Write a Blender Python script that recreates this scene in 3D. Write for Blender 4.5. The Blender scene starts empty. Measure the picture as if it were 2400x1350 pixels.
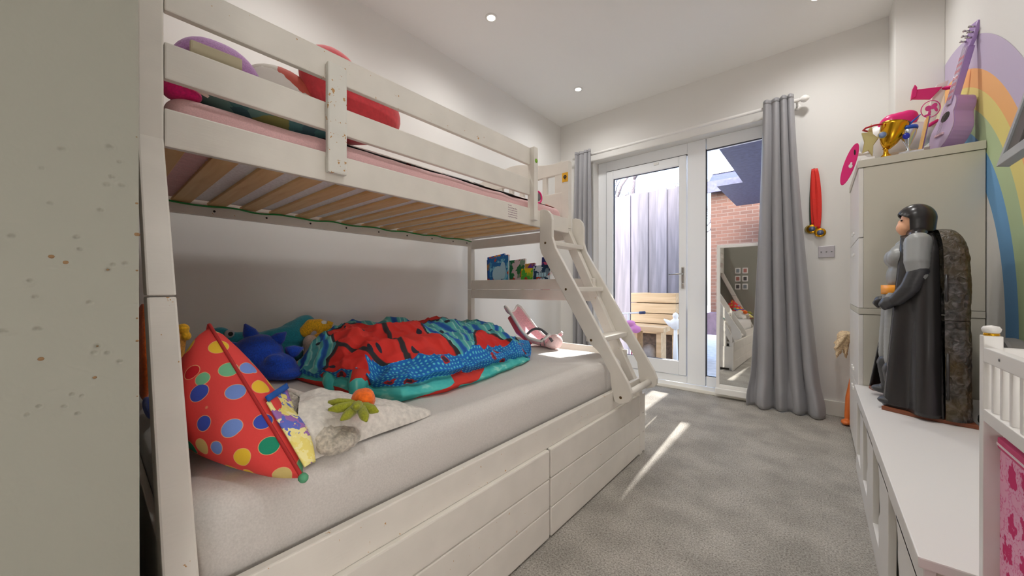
import bpy, bmesh, math, random
from mathutils import Vector, Matrix, noise
random.seed(7)
S = bpy.context.scene
COL = S.collection
R = math.radians

# ------------------------------------------------------------------ camera, sky, sun, exposure
cam = bpy.data.objects.new('camera', bpy.data.cameras.new('camera'))
COL.objects.link(cam)
cam.data.sensor_width = 36.0
cam.data.lens = 847.6 / 2400 * 36.0
cam.data.clip_start = 0.02
cam.location = (0, 0, 1.0)
cam.rotation_euler = (R(90 - 0.125), 0, R(40.283))
S.camera = cam

W = bpy.data.worlds.new('sky'); S.world = W; W.use_nodes = True
nt = W.node_tree
sky = nt.nodes.new('ShaderNodeTexSky'); sky.sky_type = 'NISHITA'
sky.sun_disc = False; sky.sun_elevation = R(36); sky.sun_rotation = R(183); sky.dust_density = 2.5; sky.air_density = 1.0
bg = nt.nodes['Background']; bg.inputs[1].default_value = 0.8
nt.links.new(sky.outputs[0], bg.inputs[0])

sl = bpy.data.lights.new('sun', 'SUN'); sl.energy = 6.0; sl.angle = R(0.55); sl.color = (1, .95, .87)
sun = bpy.data.objects.new('sun', sl); COL.objects.link(sun); sun.location = (-.5, 8, 6)
sun.rotation_euler = Vector((.048, -1, -.7265)).to_track_quat('-Z', 'Y').to_euler()

S.view_settings.view_transform = 'Standard'; S.view_settings.look = 'None'
S.view_settings.gamma = 1; S.view_settings.use_curve_mapping = False
S.view_settings.exposure = 0.95
S.cycles.use_denoising = True
S.cycles.max_bounces = 10; S.cycles.diffuse_bounces = 6; S.cycles.transparent_max_bounces = 16
FILL_GLOBE = 15               # strength of the added fill globe, out of view
LAMP_POWER = 18          # each ceiling spotlight

# ------------------------------------------------------------------ materials
def lin(c):
    return tuple((x / 255 / 12.92) if x / 255 <= .04045 else ((x / 255 + .055) / 1.055) ** 2.4 for x in c) + (1,)
MATS = {}
class NT:
    def __init__(s, name):
        s.m = bpy.data.materials.new(name); s.m.use_nodes = True
        s.t = s.m.node_tree; s.b = s.t.nodes['Principled BSDF']; s.out = s.t.nodes['Material Output']
    def n(s, typ, **kw):
        nd = s.t.nodes.new('ShaderNode' + typ)
        for k, v in kw.items():
            if k in nd.inputs: nd.inputs[k].default_value = v
            else: setattr(nd, k, v)
        return nd
    def l(s, a, b): s.t.links.new(a, b)
    def coord(s, kind='Object'):
        return s.n('TexCoord').outputs[kind]
    def bump(s, h, strength=.3, dist=.01):
        b = s.n('Bump'); b.inputs['Strength'].default_value = strength; b.inputs['Distance'].default_value = dist
        s.l(h, b.inputs['Height']); s.l(b.outputs[0], s.b.inputs['Normal'])
    def ramp(s, fac, stops, interp='LINEAR'):
        r = s.n('ValToRGB'); cr = r.color_ramp; cr.interpolation = interp
        while len(cr.elements) < len(stops): cr.elements.new(.5)
        for e, (p, c) in zip(cr.elements, stops): e.position = p; e.color = c if len(c) == 4 else lin(c)
        s.l(fac, r.inputs[0]); return r.outputs[0]
    def mix(s, fac, a, b):
        m = s.n('Mix', data_type='RGBA')
        for sock, v in ((m.inputs[0], fac), (m.inputs[6], a), (m.inputs[7], b)):
            if hasattr(v, 'links'): s.l(v, sock)
            else: sock.default_value = v if not isinstance(v, tuple) or len(v) == 4 else lin(v)
        return m.outputs[2]
    def math(s, op, a, b=None):
        m = s.n('Math', operation=op)
        for i, v in enumerate((a, b)):
            if v is None: continue
            if hasattr(v, 'links'): s.l(v, m.inputs[i])
            else: m.inputs[i].default_value = v
        return m.outputs[0]
def plain(name, c, rough=.5, bump=0, scale=60, var=.0, metal=0, **kw):
    if name in MATS: return MATS[name]
    k = NT(name); k.b.inputs['Roughness'].default_value = rough; k.b.inputs['Metallic'].default_value = metal
    k.b.inputs['Base Color'].default_value = lin(c)
    nz = k.n('TexNoise', Scale=scale, Detail=4.0); k.l(k.coord(), nz.inputs['Vector'])
    if var:
        d = tuple(max(0, x * (1 - var)) for x in c); e = tuple(min(255, x * (1 + var)) for x in c)
        k.l(k.ramp(nz.outputs['Fac'], [(.3, d), (.7, e)]), k.b.inputs['Base Color'])
    if bump: k.bump(nz.outputs['Fac'], bump, .01)
    for a, v in kw.items(): k.b.inputs[a.replace('_', ' ')].default_value = v
    MATS[name] = k.m; return k.m

def worn_paint(name, c, amount=.0):
    """white furniture paint, chipped to bare pine in small spots"""
    k = NT(name); k.b.inputs['Roughness'].default_value = .38
    co = k.coord()
    big = k.n('TexNoise', Scale=9.0, Detail=2.0); k.l(co, big.inputs['Vector'])
    base = k.ramp(big.outputs['Fac'], [(.3, tuple(x * .965 for x in c)), (.7, c)])
    if amount:
        a = k.n('TexNoise', Scale=46.0, Detail=3.0, Roughness=.7); k.l(co, a.inputs['Vector'])
        f = k.ramp(a.outputs['Fac'], [(amount, (0, 0, 0, 1)), (amount + .012, (1, 1, 1, 1))])
        base = k.mix(f, base, (186, 140, 84))
    k.l(base, k.b.inputs['Base Color'])
    mp = k.n('Mapping'); mp.inputs['Scale'].default_value = (60, 6, 60); k.l(co, mp.inputs['Vector'])
    g = k.n('TexNoise', Scale=3.0, Detail=3.0); k.l(mp.outputs[0], g.inputs['Vector'])
    k.bump(g.outputs['Fac'], .06, .004)
    MATS[name] = k.m; return k.m

bed_white = worn_paint('bed_white_paint', (226, 221, 211))
bed_worn = worn_paint('bed_chipped_paint', (224, 222, 213), .625)
bed_lightworn = worn_paint('bed_slightly_chipped_paint', (226, 221, 211), .69)
furn_white = plain('furniture_white', (226, 223, 219), .35)
cab_white = plain('cabinet_laminate', (200, 196, 182), .4)
upvc = plain('white_upvc', (240, 242, 244), .25)
ceil_m = plain('ceiling_paint', (240, 239, 236), .8)
trim_m = plain('trim_gloss', (238, 235, 226), .35)

def wall_paint(name, c):
    k = NT(name); k.b.inputs['Roughness'].default_value = .75; k.b.inputs['Base Color'].default_value = lin(c)
    n1 = k.n('TexNoise', Scale=220.0, Detail=3.0); k.l(k.coord(), n1.inputs['Vector'])
    k.bump(n1.outputs['Fac'], .05, .003)
    MATS[name] = k.m; return k.m
wall_m = wall_paint('wall_white_paint', (230, 228, 224))
reveal_m = wall_paint('doorway_shaded_white', (134, 132, 121))  # white-grey wall, its shade put into the darker colour

def carpet():
    k = NT('carpet_loop'); k.b.inputs['Roughness'].default_value = .95
    co = k.coord()
    a = k.n('TexNoise', Scale=150.0, Detail=4.0, Roughness=.8); k.l(co, a.inputs['Vector'])
    b = k.n('TexNoise', Scale=5.0, Detail=2.0); k.l(co, b.inputs['Vector'])
    c1 = k.ramp(a.outputs['Fac'], [(.33, (112, 107, 98)), (.5, (176, 170, 160)), (.68, (212, 207, 197))])
    c2 = k.ramp(b.outputs['Fac'], [(.35, (225, 225, 225)), (.65, (255, 255, 255))])
    m = k.n('Mix', data_type='RGBA', blend_type='MULTIPLY'); m.inputs[0].default_value = 1
    k.l(c1, m.inputs[6]); k.l(c2, m.inputs[7]); k.l(m.outputs[2], k.b.inputs['Base Color'])
    k.bump(a.outputs['Fac'], .7, .006)
    return k.m
carpet_m = carpet()

def wood(name, c1, c2, axis='X', scale=1.0, rough=.55, vary=0):
    k = NT(name); k.b.inputs['Roughness'].default_value = rough
    mp = k.n('Mapping'); s = [40, 40, 40]; s['XYZ'.index(axis)] = 3
    mp.inputs['Scale'].default_value = [x * scale for x in s]
    k.l(k.coord(), mp.inputs['Vector'])
    nz = k.n('TexNoise', Scale=1.0, Detail=5.0, Distortion=.6); k.l(mp.outputs[0], nz.inputs['Vector'])
    col = k.ramp(nz.outputs['Fac'], [(.3, c1), (.7, c2)])
    if vary:
        oi = k.n('ObjectInfo'); h = k.n('HueSaturation')
        k.l(k.math('ADD', k.math('MULTIPLY', oi.outputs['Random'], vary), 1 - vary / 2), h.inputs['Value']); k.l(col, h.inputs['Color']); col = h.outputs[0]
    k.l(col, k.b.inputs['Base Color'])
    k.bump(nz.outputs['Fac'], .1, .004)
    MATS[name] = k.m; return k.m
pine = wood('pine_slat', (222, 178, 118), (240, 204, 148))
fence_wood = wood('weathered_fence', (92, 90, 98), (122, 118, 128), 'Z', .5, .55, .5)
sleeper_wood = wood('sun_bleached_timber', (196, 160, 116), (226, 194, 150), 'X', .5)
bark = plain('tree_bark', (96, 90, 96), .9, .4, 40, .2)

def glass_mat():
    k = NT('clear_glass'); t = k.n('BsdfTransparent'); g = k.n('BsdfGlossy', Roughness=.02)
    f = k.n('LayerWeight', Blend=.12); mx = k.n('MixShader')
    sc = k.math('MULTIPLY', f.outputs['Fresnel'], .6)
    k.l(sc, mx.inputs[0]); k.l(t.outputs[0], mx.inputs[1]); k.l(g.outputs[0], mx.inputs[2]); k.l(mx.outputs[0], k.out.inputs[0])
    t.inputs[0].default_value = (.97, .98, 1, 1)
    return k.m
glass = glass_mat()
mirror_m = plain('mirror_silver', (235, 236, 234), .02, metal=1)
chrome = plain('brushed_chrome', (190, 188, 184), .25, metal=1)
gold = plain('gold_plastic', (214, 160, 40), .22, metal=1)
palegold = plain('pale_gold', (200, 186, 130), .3, metal=.7)
silver = plain('silver_plastic', (200, 206, 212), .2, metal=.9)
dark = plain('dark_hole', (40, 34, 30), .8)
screw_m = plain('bolt_brass', (96, 74, 44), .4, metal=.7)
rubber = plain('black_rubber', (34, 34, 38), .6)

def cloth(name, c, scale=300, bump=.15, var=.06, rough=.9, sheen=.25):
    k = NT(name); k.b.inputs['Roughness'].default_value = rough; k.b.inputs['Sheen Weight'].default_value = sheen
    co = k.coord()
    a = k.n('TexNoise', Scale=float(scale), Detail=3.0); k.l(co, a.inputs['Vector'])
    k.l(k.ramp(a.outputs['Fac'], [(.3, tuple(x * (1 - var) for x in c)), (.7, tuple(min(255, x * (1 + var)) for x in c))]), k.b.inputs['Base Color'])
    k.bump(a.outputs['Fac'], bump, .004)
    MATS[name] = k.m; return k.m
sheet_m = cloth('grey_cotton_sheet', (205, 200, 194), 240, .1, .03)
pink_sheet = cloth('pink_cotton_sheet', (214, 172, 172), 240, .1, .04)
quilt_m = cloth('white_mattress_ticking', (236, 236, 240), 90, .3, .05)
curtain_m = cloth('grey_blackout_cloth', (150, 149, 152), 400, .06, .03, .6, .3)
purple_f = cloth('purple_plush', (165, 118, 172), 200, .3, .08)
red_f = cloth('red_plush', (204, 62, 70), 60, .15, .05)
blue_f = cloth('royal_blue_plush', (14, 66, 176), 180, .3, .15)
teal_f = cloth('teal_plush', (34, 140, 160), 180, .2, .1)
yellow_f = cloth('mustard_knit', (224, 170, 24), 160, .4, .12)
beige_f = cloth('beige_plush', (214, 190, 172), 160, .3, .06)
magenta_f = cloth('magenta_plush', (214, 20, 112), 160, .2, .08)
fur_m = cloth('grey_fur', (186, 178, 164), 110, 1.0, .14)
knit_m = cloth('pale_grey_popcorn_knit', (214, 209, 200), 75, .9, .06)
orange_f = cloth('orange_knit', (244, 106, 14), 110, .5, .1)
leaf_f = cloth('olive_felt', (142, 146, 30), 200, .3, .1)

def polka():
    k = NT('red_polka_cotton'); k.b.inputs['Roughness'].default_value = .85
    v = k.n('TexVoronoi', Scale=20.0, Randomness=.35); k.l(k.coord(), v.inputs['Vector'])
    dot = k.ramp(v.outputs['Distance'], [(.37, (1, 1, 1, 1)), (.385, (0, 0, 0, 1))])
    ring = k.ramp(v.outputs['Distance'], [(.395, (1, 1, 1, 1)), (.405, (0, 0, 0, 1))])
    sep = k.n('SeparateColor'); k.l(v.outputs['Color'], sep.inputs[0])
    cc = k.ramp(sep.outputs[0], [(0, (232, 190, 48)), (.16, (112, 140, 208)), (.3, (224, 206, 70)), (.44, (112, 184, 140)), (.56, (206, 182, 112)), (.7, (20, 138, 104)), (.82, (52, 76, 176)), (.92, (190, 14, 30))], 'CONSTANT')
    nz = k.n('TexNoise', Scale=200.0); k.l(k.coord(), nz.inputs['Vector'])
    base = k.mix(ring, (222, 66, 62), (226, 170, 120))
    k.l(k.mix(dot, base, cc), k.b.inputs['Base Color']); k.bump(nz.outputs['Fac'], .1, .003)
    return k.m
polka_m = polka()

def duvet_top():
    k = NT('duvet_print_front'); k.b.inputs['Roughness'].default_value = .85
    uv = k.n('UVMap').outputs[0]
    nz = k.n('TexNoise', Scale=3.0, Detail=2.0); k.l(uv, nz.inputs['Vector'])
    add = k.n('Mix', data_type='VECTOR'); add.inputs[0].default_value = .12
    k.l(uv, add.inputs[4]); k.l(nz.outputs['Color'], add.inputs[5])
    v = k.n('TexVoronoi', Scale=3.7, Randomness=.9, voronoi_dimensions='2D'); k.l(add.outputs[1], v.inputs['Vector'])
    e = k.n('TexVoronoi', Scale=3.7, Randomness=.9, voronoi_dimensions='2D', feature='DISTANCE_TO_EDGE'); k.l(add.outputs[1], e.inputs['Vector'])
    sep = k.n('SeparateColor'); k.l(v.outputs['Color'], sep.inputs[0])
    wv = k.n('TexWave', Scale=3.4, Distortion=6.0, Detail=1.5); k.l(uv, wv.inputs['Vector'])
    stripes = k.ramp(wv.outputs['Fac'], [(0, (24, 84, 168)), (.14, (40, 110, 186)), (.24, (84, 178, 178)), (.62, (100, 188, 182)), (.78, (160, 214, 204)), (.9, (70, 160, 166))])
    red = k.ramp(nz.outputs['Fac'], [(.35, (206, 36, 30)), (.65, (228, 58, 48))])
    fac = k.ramp(sep.outputs[0], [(0, (0, 0, 0, 1)), (.71, (1, 1, 1, 1))], 'CONSTANT')
    col = k.mix(fac, stripes, red)
    f3 = k.ramp(sep.outputs[1], [(0, (0, 0, 0, 1)), (.84, (1, 1, 1, 1))], 'CONSTANT')
    col = k.mix(f3, col, (28, 96, 190))
    ed = k.ramp(e.outputs['Distance'], [(.035, (1, 1, 1, 1)), (.05, (0, 0, 0, 1))])
    edk = k.math('MULTIPLY', ed, fac)
    col = k.mix(edk, col, (48, 46, 50))
    d = k.n('TexVoronoi', Scale=15.0, Randomness=1.0, voronoi_dimensions='2D'); k.l(uv, d.inputs['Vector'])
    ds = k.n('SeparateColor'); k.l(d.outputs['Color'], ds.inputs[0])
    dd = k.math('MULTIPLY', k.ramp(d.outputs['Distance'], [(.2, (1, 1, 1, 1)), (.23, (0, 0, 0, 1))]), k.ramp(ds.outputs[0], [(0, (0, 0, 0, 1)), (.86, (1, 1, 1, 1))], 'CONSTANT'))
    k.l(k.mix(dd, col, (38, 44, 60)), k.b.inputs['Base Color'])
    return k.m
def duvet_back():
    k = NT('duvet_print_reverse'); k.b.inputs['Roughness'].default_value = .85
    uv = k.n('UVMap').outputs[0]
    d = k.n('TexVoronoi', Scale=56.0, Randomness=0.0, voronoi_dimensions='2D'); k.l(uv, d.inputs['Vector'])
    dot = k.ramp(d.outputs['Distance'], [(.2, (86, 196, 214)), (.3, (18, 108, 190))])
    v = k.n('TexVoronoi', Scale=7.0, Randomness=1.0, voronoi_dimensions='2D'); k.l(uv, v.inputs['Vector'])
    nz = k.n('TexNoise', Scale=26.0, Detail=2.0); k.l(uv, nz.inputs['Vector'])
    s = k.math('ADD', v.outputs['Distance'], k.math('MULTIPLY', nz.outputs['Fac'], .5))
    f = k.ramp(s, [(.40, (1, 1, 1, 1)), (.42, (0, 0, 0, 1))])
    col = k.mix(f, dot, (186, 34, 36))
    f2 = k.ramp(s, [(.33, (1, 1, 1, 1)), (.335, (0, 0, 0, 1))])
    k.l(k.mix(f2, col, (70, 40, 60)), k.b.inputs['Base Color'])
    return k.m
def duvet_hem():
    k = NT('duvet_print_hem'); k.b.inputs['Roughness'].default_value = .85
    uv = k.n('UVMap').outputs[0]
    v = k.n('TexVoronoi', Scale=5.5, Randomness=1.0, voronoi_dimensions='2D'); k.l(uv, v.inputs['Vector'])
    sep = k.n('SeparateColor'); k.l(v.outputs['Color'], sep.inputs[0])
    nz = k.n('TexNoise', Scale=18.0); k.l(uv, nz.inputs['Vector'])
    teal = k.ramp(nz.outputs['Fac'], [(.35, (60, 178, 174)), (.6, (84, 196, 186)), (.7, (150, 220, 206))])
    f = k.ramp(sep.outputs[0], [(0, (0, 0, 0, 1)), (.76, (1, 1, 1, 1))], 'CONSTANT')
    k.l(k.mix(f, teal, (208, 52, 40)), k.b.inputs['Base Color'])
    return k.m
duvet_mats = [duvet_top(), duvet_back(), duvet_hem()]

def patches(name, cols, scale, rough=.8, bump=0, dims='3D'):
    k = NT(name); k.b.inputs['Roughness'].default_value = rough
    co = k.coord()
    nz = k.n('TexNoise', Scale=scale * 1.5, Detail=3.0); k.l(co, nz.inputs['Vector'])
    ad = k.n('Mix', data_type='VECTOR'); ad.inputs[0].default_value = .06
    k.l(co, ad.inputs[4]); k.l(nz.outputs['Color'], ad.inputs[5])
    v = k.n('TexVoronoi', Scale=float(scale)); k.l(ad.outputs[1], v.inputs['Vector'])
    sep = k.n('SeparateColor'); k.l(v.outputs['Color'], sep.inputs[0])
    n = len(cols)
    k.l(k.ramp(sep.outputs[0], [(i / n, c) for i, c in enumerate(cols)], 'CONSTANT'), k.b.inputs['Base Color'])
    if bump: k.bump(nz.outputs['Fac'], bump, .01)
    return k.m
print_m = patches('grey_print_duvet', [(196, 188, 180), (170, 160, 152), (204, 196, 188), (70, 58, 54), (190, 182, 172), (176, 74, 58), (210, 204, 198)], 9)
tealpillow_m = patches('teal_print', [(70, 110, 112), (96, 130, 124), (128, 124, 70), (60, 90, 96)], 12)

def floral():
    k = NT('pink_floral_fabric'); k.b.inputs['Roughness'].default_value = .85
    v = k.n('TexVoronoi', Scale=16.0, Randomness=.35); k.l(k.coord(), v.inputs['Vector'])
    nz = k.n('TexNoise', Scale=70.0, Detail=3.0); k.l(k.coord(), nz.inputs['Vector'])
    s = k.math('ADD', v.outputs['Distance'], k.math('MULTIPLY', k.math('SUBTRACT', nz.outputs['Fac'], .5), .9))
    k.l(k.ramp(s, [(.3, (206, 30, 104)), (.33, (232, 160, 192)), (.46, (236, 172, 200)), (.48, (220, 90, 146)), (.53, (236, 168, 196))]), k.b.inputs['Base Color'])
    return k.m
floral_m = floral()

def rock():
    k = NT('moulded_rock_plastic'); k.b.inputs['Roughness'].default_value = .45
    co = k.coord()
    v = k.n('TexVoronoi', Scale=34.0); k.l(co, v.inputs['Vector'])
    nz = k.n('TexNoise', Scale=38.0, Detail=5.0, Distortion=1.2); k.l(co, nz.inputs['Vector'])
    n2 = k.n('TexNoise', Scale=7.0, Detail=2.0); k.l(co, n2.inputs['Vector'])
    c = k.ramp(nz.outputs['Fac'], [(.32, (30, 30, 26)), (.5, (62, 60, 56)), (.68, (104, 100, 98))])
    k.l(k.mix(k.ramp(n2.outputs['Fac'], [(.42, (0, 0, 0, 1)), (.68, (.75, .75, .75, 1))]), c, (84, 66, 16)), k.b.inputs['Base Color'])
    k.bump(nz.outputs['Fac'], .9, .012)
    return k.m
rock_m = rock()
cape_m = plain('black_cape_plastic', (44, 42, 42), .26)
armour_m = plain('grey_suit_plastic', (150, 152, 150), .38)
glove_m = plain('dark_grey_plastic', (60, 60, 62), .35)
skin_m = plain('doll_skin', (236, 178, 140), .5)
beltm = plain('orange_plastic', (250, 160, 10), .4)
brownm = plain('brown_plastic', (128, 70, 42), .45)
pink_pl = plain('hot_pink_plastic', (226, 26, 120), .3)
lilac = plain('lilac_lacquer', (168, 138, 192), .3)
lilac_front = plain('pale_lilac_lacquer', (196, 176, 206), .35)
white_pl = plain('white_plastic', (236, 234, 230), .35)
blue_pl = plain('blue_plastic', (24, 80, 190), .35)
red_rib = cloth('red_ribbon', (226, 34, 14), 300, .1, .06, .6)
palepink = plain('pale_pink_plastic', (244, 176, 190), .4)
pinkseat = cloth('pink_seat_fabric', (240, 176, 186), 130, .4, .1)
greypl = plain('grey_plastic', (120, 118, 118), .5)
hair_m = plain('strawberry_blond_hair', (244, 202, 164), .6, .8, 120, .15)
orange_leg = plain('orange_vinyl', (222, 116, 50), .45)
slate = plain('dark_slate', (70, 74, 98), .6, .2, 20, .12)

def brick():
    k = NT('red_brick'); k.b.inputs['Roughness'].default_value = .9
    mp = k.n('Mapping'); mp.inputs['Rotation'].default_value = (R(90), 0, 0); k.l(k.coord(), mp.inputs['Vector'])
    b = k.n('TexBrick', Scale=1.0); b.inputs['Brick Width'].default_value = .225; b.inputs['Row Height'].default_value = .075
    b.inputs['Mortar Size'].default_value = .007; b.inputs['Color1'].default_value = lin((90, 64, 54)); b.inputs['Color2'].default_value = lin((76, 54, 46)); b.inputs['Mortar'].default_value = lin((94, 82, 76))
    k.l(mp.outputs[0], b.inputs['Vector']); k.l(b.outputs['Color'], k.b.inputs['Base Color'])
    inv = k.math('SUBTRACT', 1.0, b.outputs['Fac']); k.bump(inv, .5, .01)
    return k.m
brick_m = brick()
paving = plain('pale_paving', (200, 196, 190), .9, .2, 12, .06)
stone_m = plain('grey_stone', (156, 148, 140), .9, .5, 14, .12)

# ------------------------------------------------------------------ geometry helpers
class MB:
    def __init__(s): s.v = []; s.f = []; s.mi = []; s.sm = []; s.uv = None
    def add(s, vs, fs, mi=0, smooth=False):
        o = len(s.v); s.v += [Vector(v) for v in vs]
        for f in fs: s.f.append([i + o for i in f]); s.mi.append(mi); s.sm.append(smooth)
        return s
    def box(s, a, b, mi=0, m=None):
        x0, y0, z0 = a; x1, y1, z1 = b
        vs = [Vector(v) for v in ((x0,y0,z0),(x1,y0,z0),(x1,y1,z0),(x0,y1,z0),(x0,y0,z1),(x1,y0,z1),(x1,y1,z1),(x0,y1,z1))]
        if m is not None: vs = [m @ v for v in vs]
        return s.add(vs, [(0,3,2,1),(4,5,6,7),(0,1,5,4),(1,2,6,5),(2,3,7,6),(3,0,4,7)], mi)
    def prism(s, poly, axis, a, b, mi=0, smooth=False):
        """polygon in the two other axes (cyclic order kept as x,y / x,z / y,z), extruded on axis"""
        def P(u, v, w): return {'x': (w, u, v), 'y': (u, w, v), 'z': (u, v, w)}[axis]
        n = len(poly)
        vs = [P(u, v, a) for u, v in poly] + [P(u, v, b) for u, v in poly]
        s.add(vs, [list(range(n))[::-1], [i + n for i in range(n)]], mi)
        o = len(s.v) - 2 * n
        for i in range(n):
            j = (i + 1) % n
            s.f.append([o + i, o + j, o + j + n, o + i + n]); s.mi.append(mi); s.sm.append(smooth)
        return s
    def tube(s, pts, r, n=10, mi=0, closed=False):
        pts = [Vector(p) for p in pts]; rs = r if isinstance(r, (list, tuple)) else [r] * len(pts)
        rings = []; prev = None
        for i, p in enumerate(pts):
            if closed: t = pts[(i + 1) % len(pts)] - pts[i - 1]
            else: t = pts[min(i + 1, len(pts) - 1)] - pts[max(i - 1, 0)]
            t.normalize()
            u = prev if prev is not None else (Vector((0, 0, 1)) if abs(t.z) < .9 else Vector((1, 0, 0)))
            u = (u - t * u.dot(t)).normalized(); prev = u; w = t.cross(u)
            rings.append([p + (u * math.cos(2 * math.pi * k / n) + w * math.sin(2 * math.pi * k / n)) * rs[i] for k in range(n)])
        vs = [v for rg in rings for v in rg]; fs = []
        m = len(rings)
        for i in range(m if closed else m - 1):
            a, b = i * n, ((i + 1) % m) * n
            for k in range(n): fs.append((a + k, a + (k + 1) % n, b + (k + 1) % n, b + k))
        if not closed: fs += [list(range(n))[::-1], [(m - 1) * n + k for k in range(n)]]
        return s.add(vs, fs, mi, True)
    def lathe(s, prof, c=(0, 0, 0), n=24, mi=0, m=None, sx=1, sy=1):
        vs = []; fs = []
        for r, z in prof:
            for k in range(n):
                a = 2 * math.pi * k / n
                v = Vector((r * math.cos(a) * sx, r * math.sin(a) * sy, z))
                if m is not None: v = m @ v
                vs.append(v + Vector(c))
        q = len(prof)
        for i in range(q - 1):
            for k in range(n): fs.append((i * n + k, i * n + (k + 1) % n, (i + 1) * n + (k + 1) % n, (i + 1) * n + k))
        fs += [list(range(n))[::-1], [(q - 1) * n + k for k in range(n)]]
        return s.add(vs, fs, mi, True)
    def ell(s, c, r, n=16, mi=0, m=None):
        r = r if isinstance(r, (tuple, list)) else (r, r, r)
        vs = []; fs = []; h = n // 2
        for i in range(1, h):
            t = math.pi * i / h
            for k in range(n):
                a = 2 * math.pi * k / n
                vs.append((r[0] * math.sin(t) * math.cos(a), r[1] * math.sin(t) * math.sin(a), -r[2] * math.cos(t)))
        vs += [(0, 0, -r[2]), (0, 0, r[2])]
        b, tp = len(vs) - 2, len(vs) - 1
        for i in range(h - 2):
            for k in range(n): fs.append((i * n + k, i * n + (k + 1) % n, (i + 1) * n + (k + 1) % n, (i + 1) * n + k))
        for k in range(n):
            fs.append((b, (k + 1) % n, k)); fs.append((tp, (h - 2) * n + k, (h - 2) * n + (k + 1) % n))
        vs = [Vector(c) + ((m @ Vector(v)) if m is not None else Vector(v)) for v in vs]
        return s.add(vs, fs, mi, True)
    def grid(s, fn, nu, nv, mi=0, closed_u=False, mifn=None):
        vs = []; fs = []
        for j in range(nv + 1):
            for i in range(nu + (0 if closed_u else 1)): vs.append(fn(i / nu, j / nv))
        w = nu if closed_u else nu + 1
        o = len(s.v); s.v += [Vector(v) for v in vs]
        for j in range(nv):
            for i in range(nu):
                i2 = (i + 1) % w
                s.f.append([o + j * w + i, o + j * w + i2, o + (j + 1) * w + i2, o + (j + 1) * w + i])
                s.mi.append(mifn((i + .5) / nu, (j + .5) / nv) if mifn else mi); s.sm.append(True)
        return s
    def xf(s, m): s.v = [m @ v for v in s.v]; return s
    def build(s, name, mats, parent=None, bevel=0, seg=2, solid=0, uv=None):
        me = bpy.data.meshes.new(name)
        org = Vector(parent_world(parent))
        me.from_pydata([v - org for v in s.v], [], s.f)
        mats = mats if isinstance(mats, (list, tuple)) else [mats]
        for m in mats: me.materials.append(m)
        for p, i, sm in zip(me.polygons, s.mi, s.sm): p.material_index = min(i, len(mats) - 1); p.use_smooth = sm
        if uv:
            l = me.uv_layers.new(name='UVMap')
            for lp in me.loops: l.data[lp.index].uv = uv[lp.vertex_index]
        if bevel or solid:
            bm = bmesh.new(); bm.from_mesh(me)
            if bevel:
                es = [e for e in bm.edges if len(e.link_faces) == 2 and e.calc_face_angle(0) > .5]
                bmesh.ops.bevel(bm, geom=es, offset=bevel, segments=seg, profile=.6, affect='EDGES', clamp_overlap=True)
            bmesh.ops.recalc_face_normals(bm, faces=bm.faces)
            if bevel:
                for f in bm.faces: f.smooth = False
            bm.to_mesh(me); bm.free()
        o = bpy.data.objects.new(name, me); COL.objects.link(o)
        if parent: o.parent = parent
        if solid:
            md = o.modifiers.new('thickness', 'SOLIDIFY'); md.thickness = solid; md.offset = 0
        return o
def parent_world(p):
    v = Vector((0, 0, 0))
    while p: v += p.location; p = p.parent
    return v
def thing(name, label, cat, loc, group=None):
    o = bpy.data.objects.new(name, None); COL.objects.link(o); o.location = loc; o.empty_display_size = .05
    o['label'] = label; o['category'] = cat
    if group: o['group'] = group
    return o
def tag(o, label, cat, group=None):
    o['label'] = label; o['category'] = cat
    if group: o['group'] = group
    return o
def struct(o): o['kind'] = 'structure'; return o
def lab(o, l): o['label'] = l; return o
def dup(o, parent, d=(0, 0, 0)):
    c = o.copy(); COL.objects.link(c); c.parent = parent; c.location = o.location + Vector(d); return c
def box(name, a, b, mat, parent=None, bevel=.003):
    return MB().box(a, b).build(name, mat, parent, bevel)
def blob(name, shapes, mat, parent=None, voxel=.008, smooth=4, wob=0, wscale=20):
    """one continuous soft surface grown from overlapping ellipsoids and tapered limbs"""
    mb = MB()
    for sh in shapes:
        if sh[0] == 'e': mb.ell(sh[1], sh[2], 16, 0, sh[3] if len(sh) > 3 else None)
        else:
            pts = [Vector(p) for p in sh[1]]; rr = sh[2]
            for i in range(len(pts) - 1):
                L = (pts[i + 1] - pts[i]).length; n = max(2, int(L / (min(rr[i], rr[i + 1]) * .45)))
                for k in range(n + 1):
                    t = k / n; mb.ell(pts[i].lerp(pts[i + 1], t), rr[i] * (1 - t) + rr[i + 1] * t, 12)
    org = parent_world(parent)
    tmp = bpy.data.meshes.new('tmp'); tmp.from_pydata([v - org for v in mb.v], [], mb.f)
    o = bpy.data.objects.new(name, tmp); COL.objects.link(o)
    m = o.modifiers.new('r', 'REMESH'); m.mode = 'VOXEL'; m.voxel_size = voxel
    if smooth: q = o.modifiers.new('s', 'SMOOTH'); q.iterations = smooth; q.factor = .6
    dg = bpy.context.evaluated_depsgraph_get()
    me = bpy.data.meshes.new_from_object(o.evaluated_get(dg)); o.modifiers.clear(); o.data = me
    bpy.data.meshes.remove(tmp); me.name = name
    if wob:
        for v in me.vertices:
            w = v.co + org
            v.co += v.normal * wob * noise.noise(w * wscale)
    me.materials.clear(); me.materials.append(mat)
    for p in me.polygons: p.use_smooth = True
    if parent: o.parent = parent
    return o
def rot(axis, deg): return Matrix.Rotation(R(deg), 3, axis)
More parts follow.
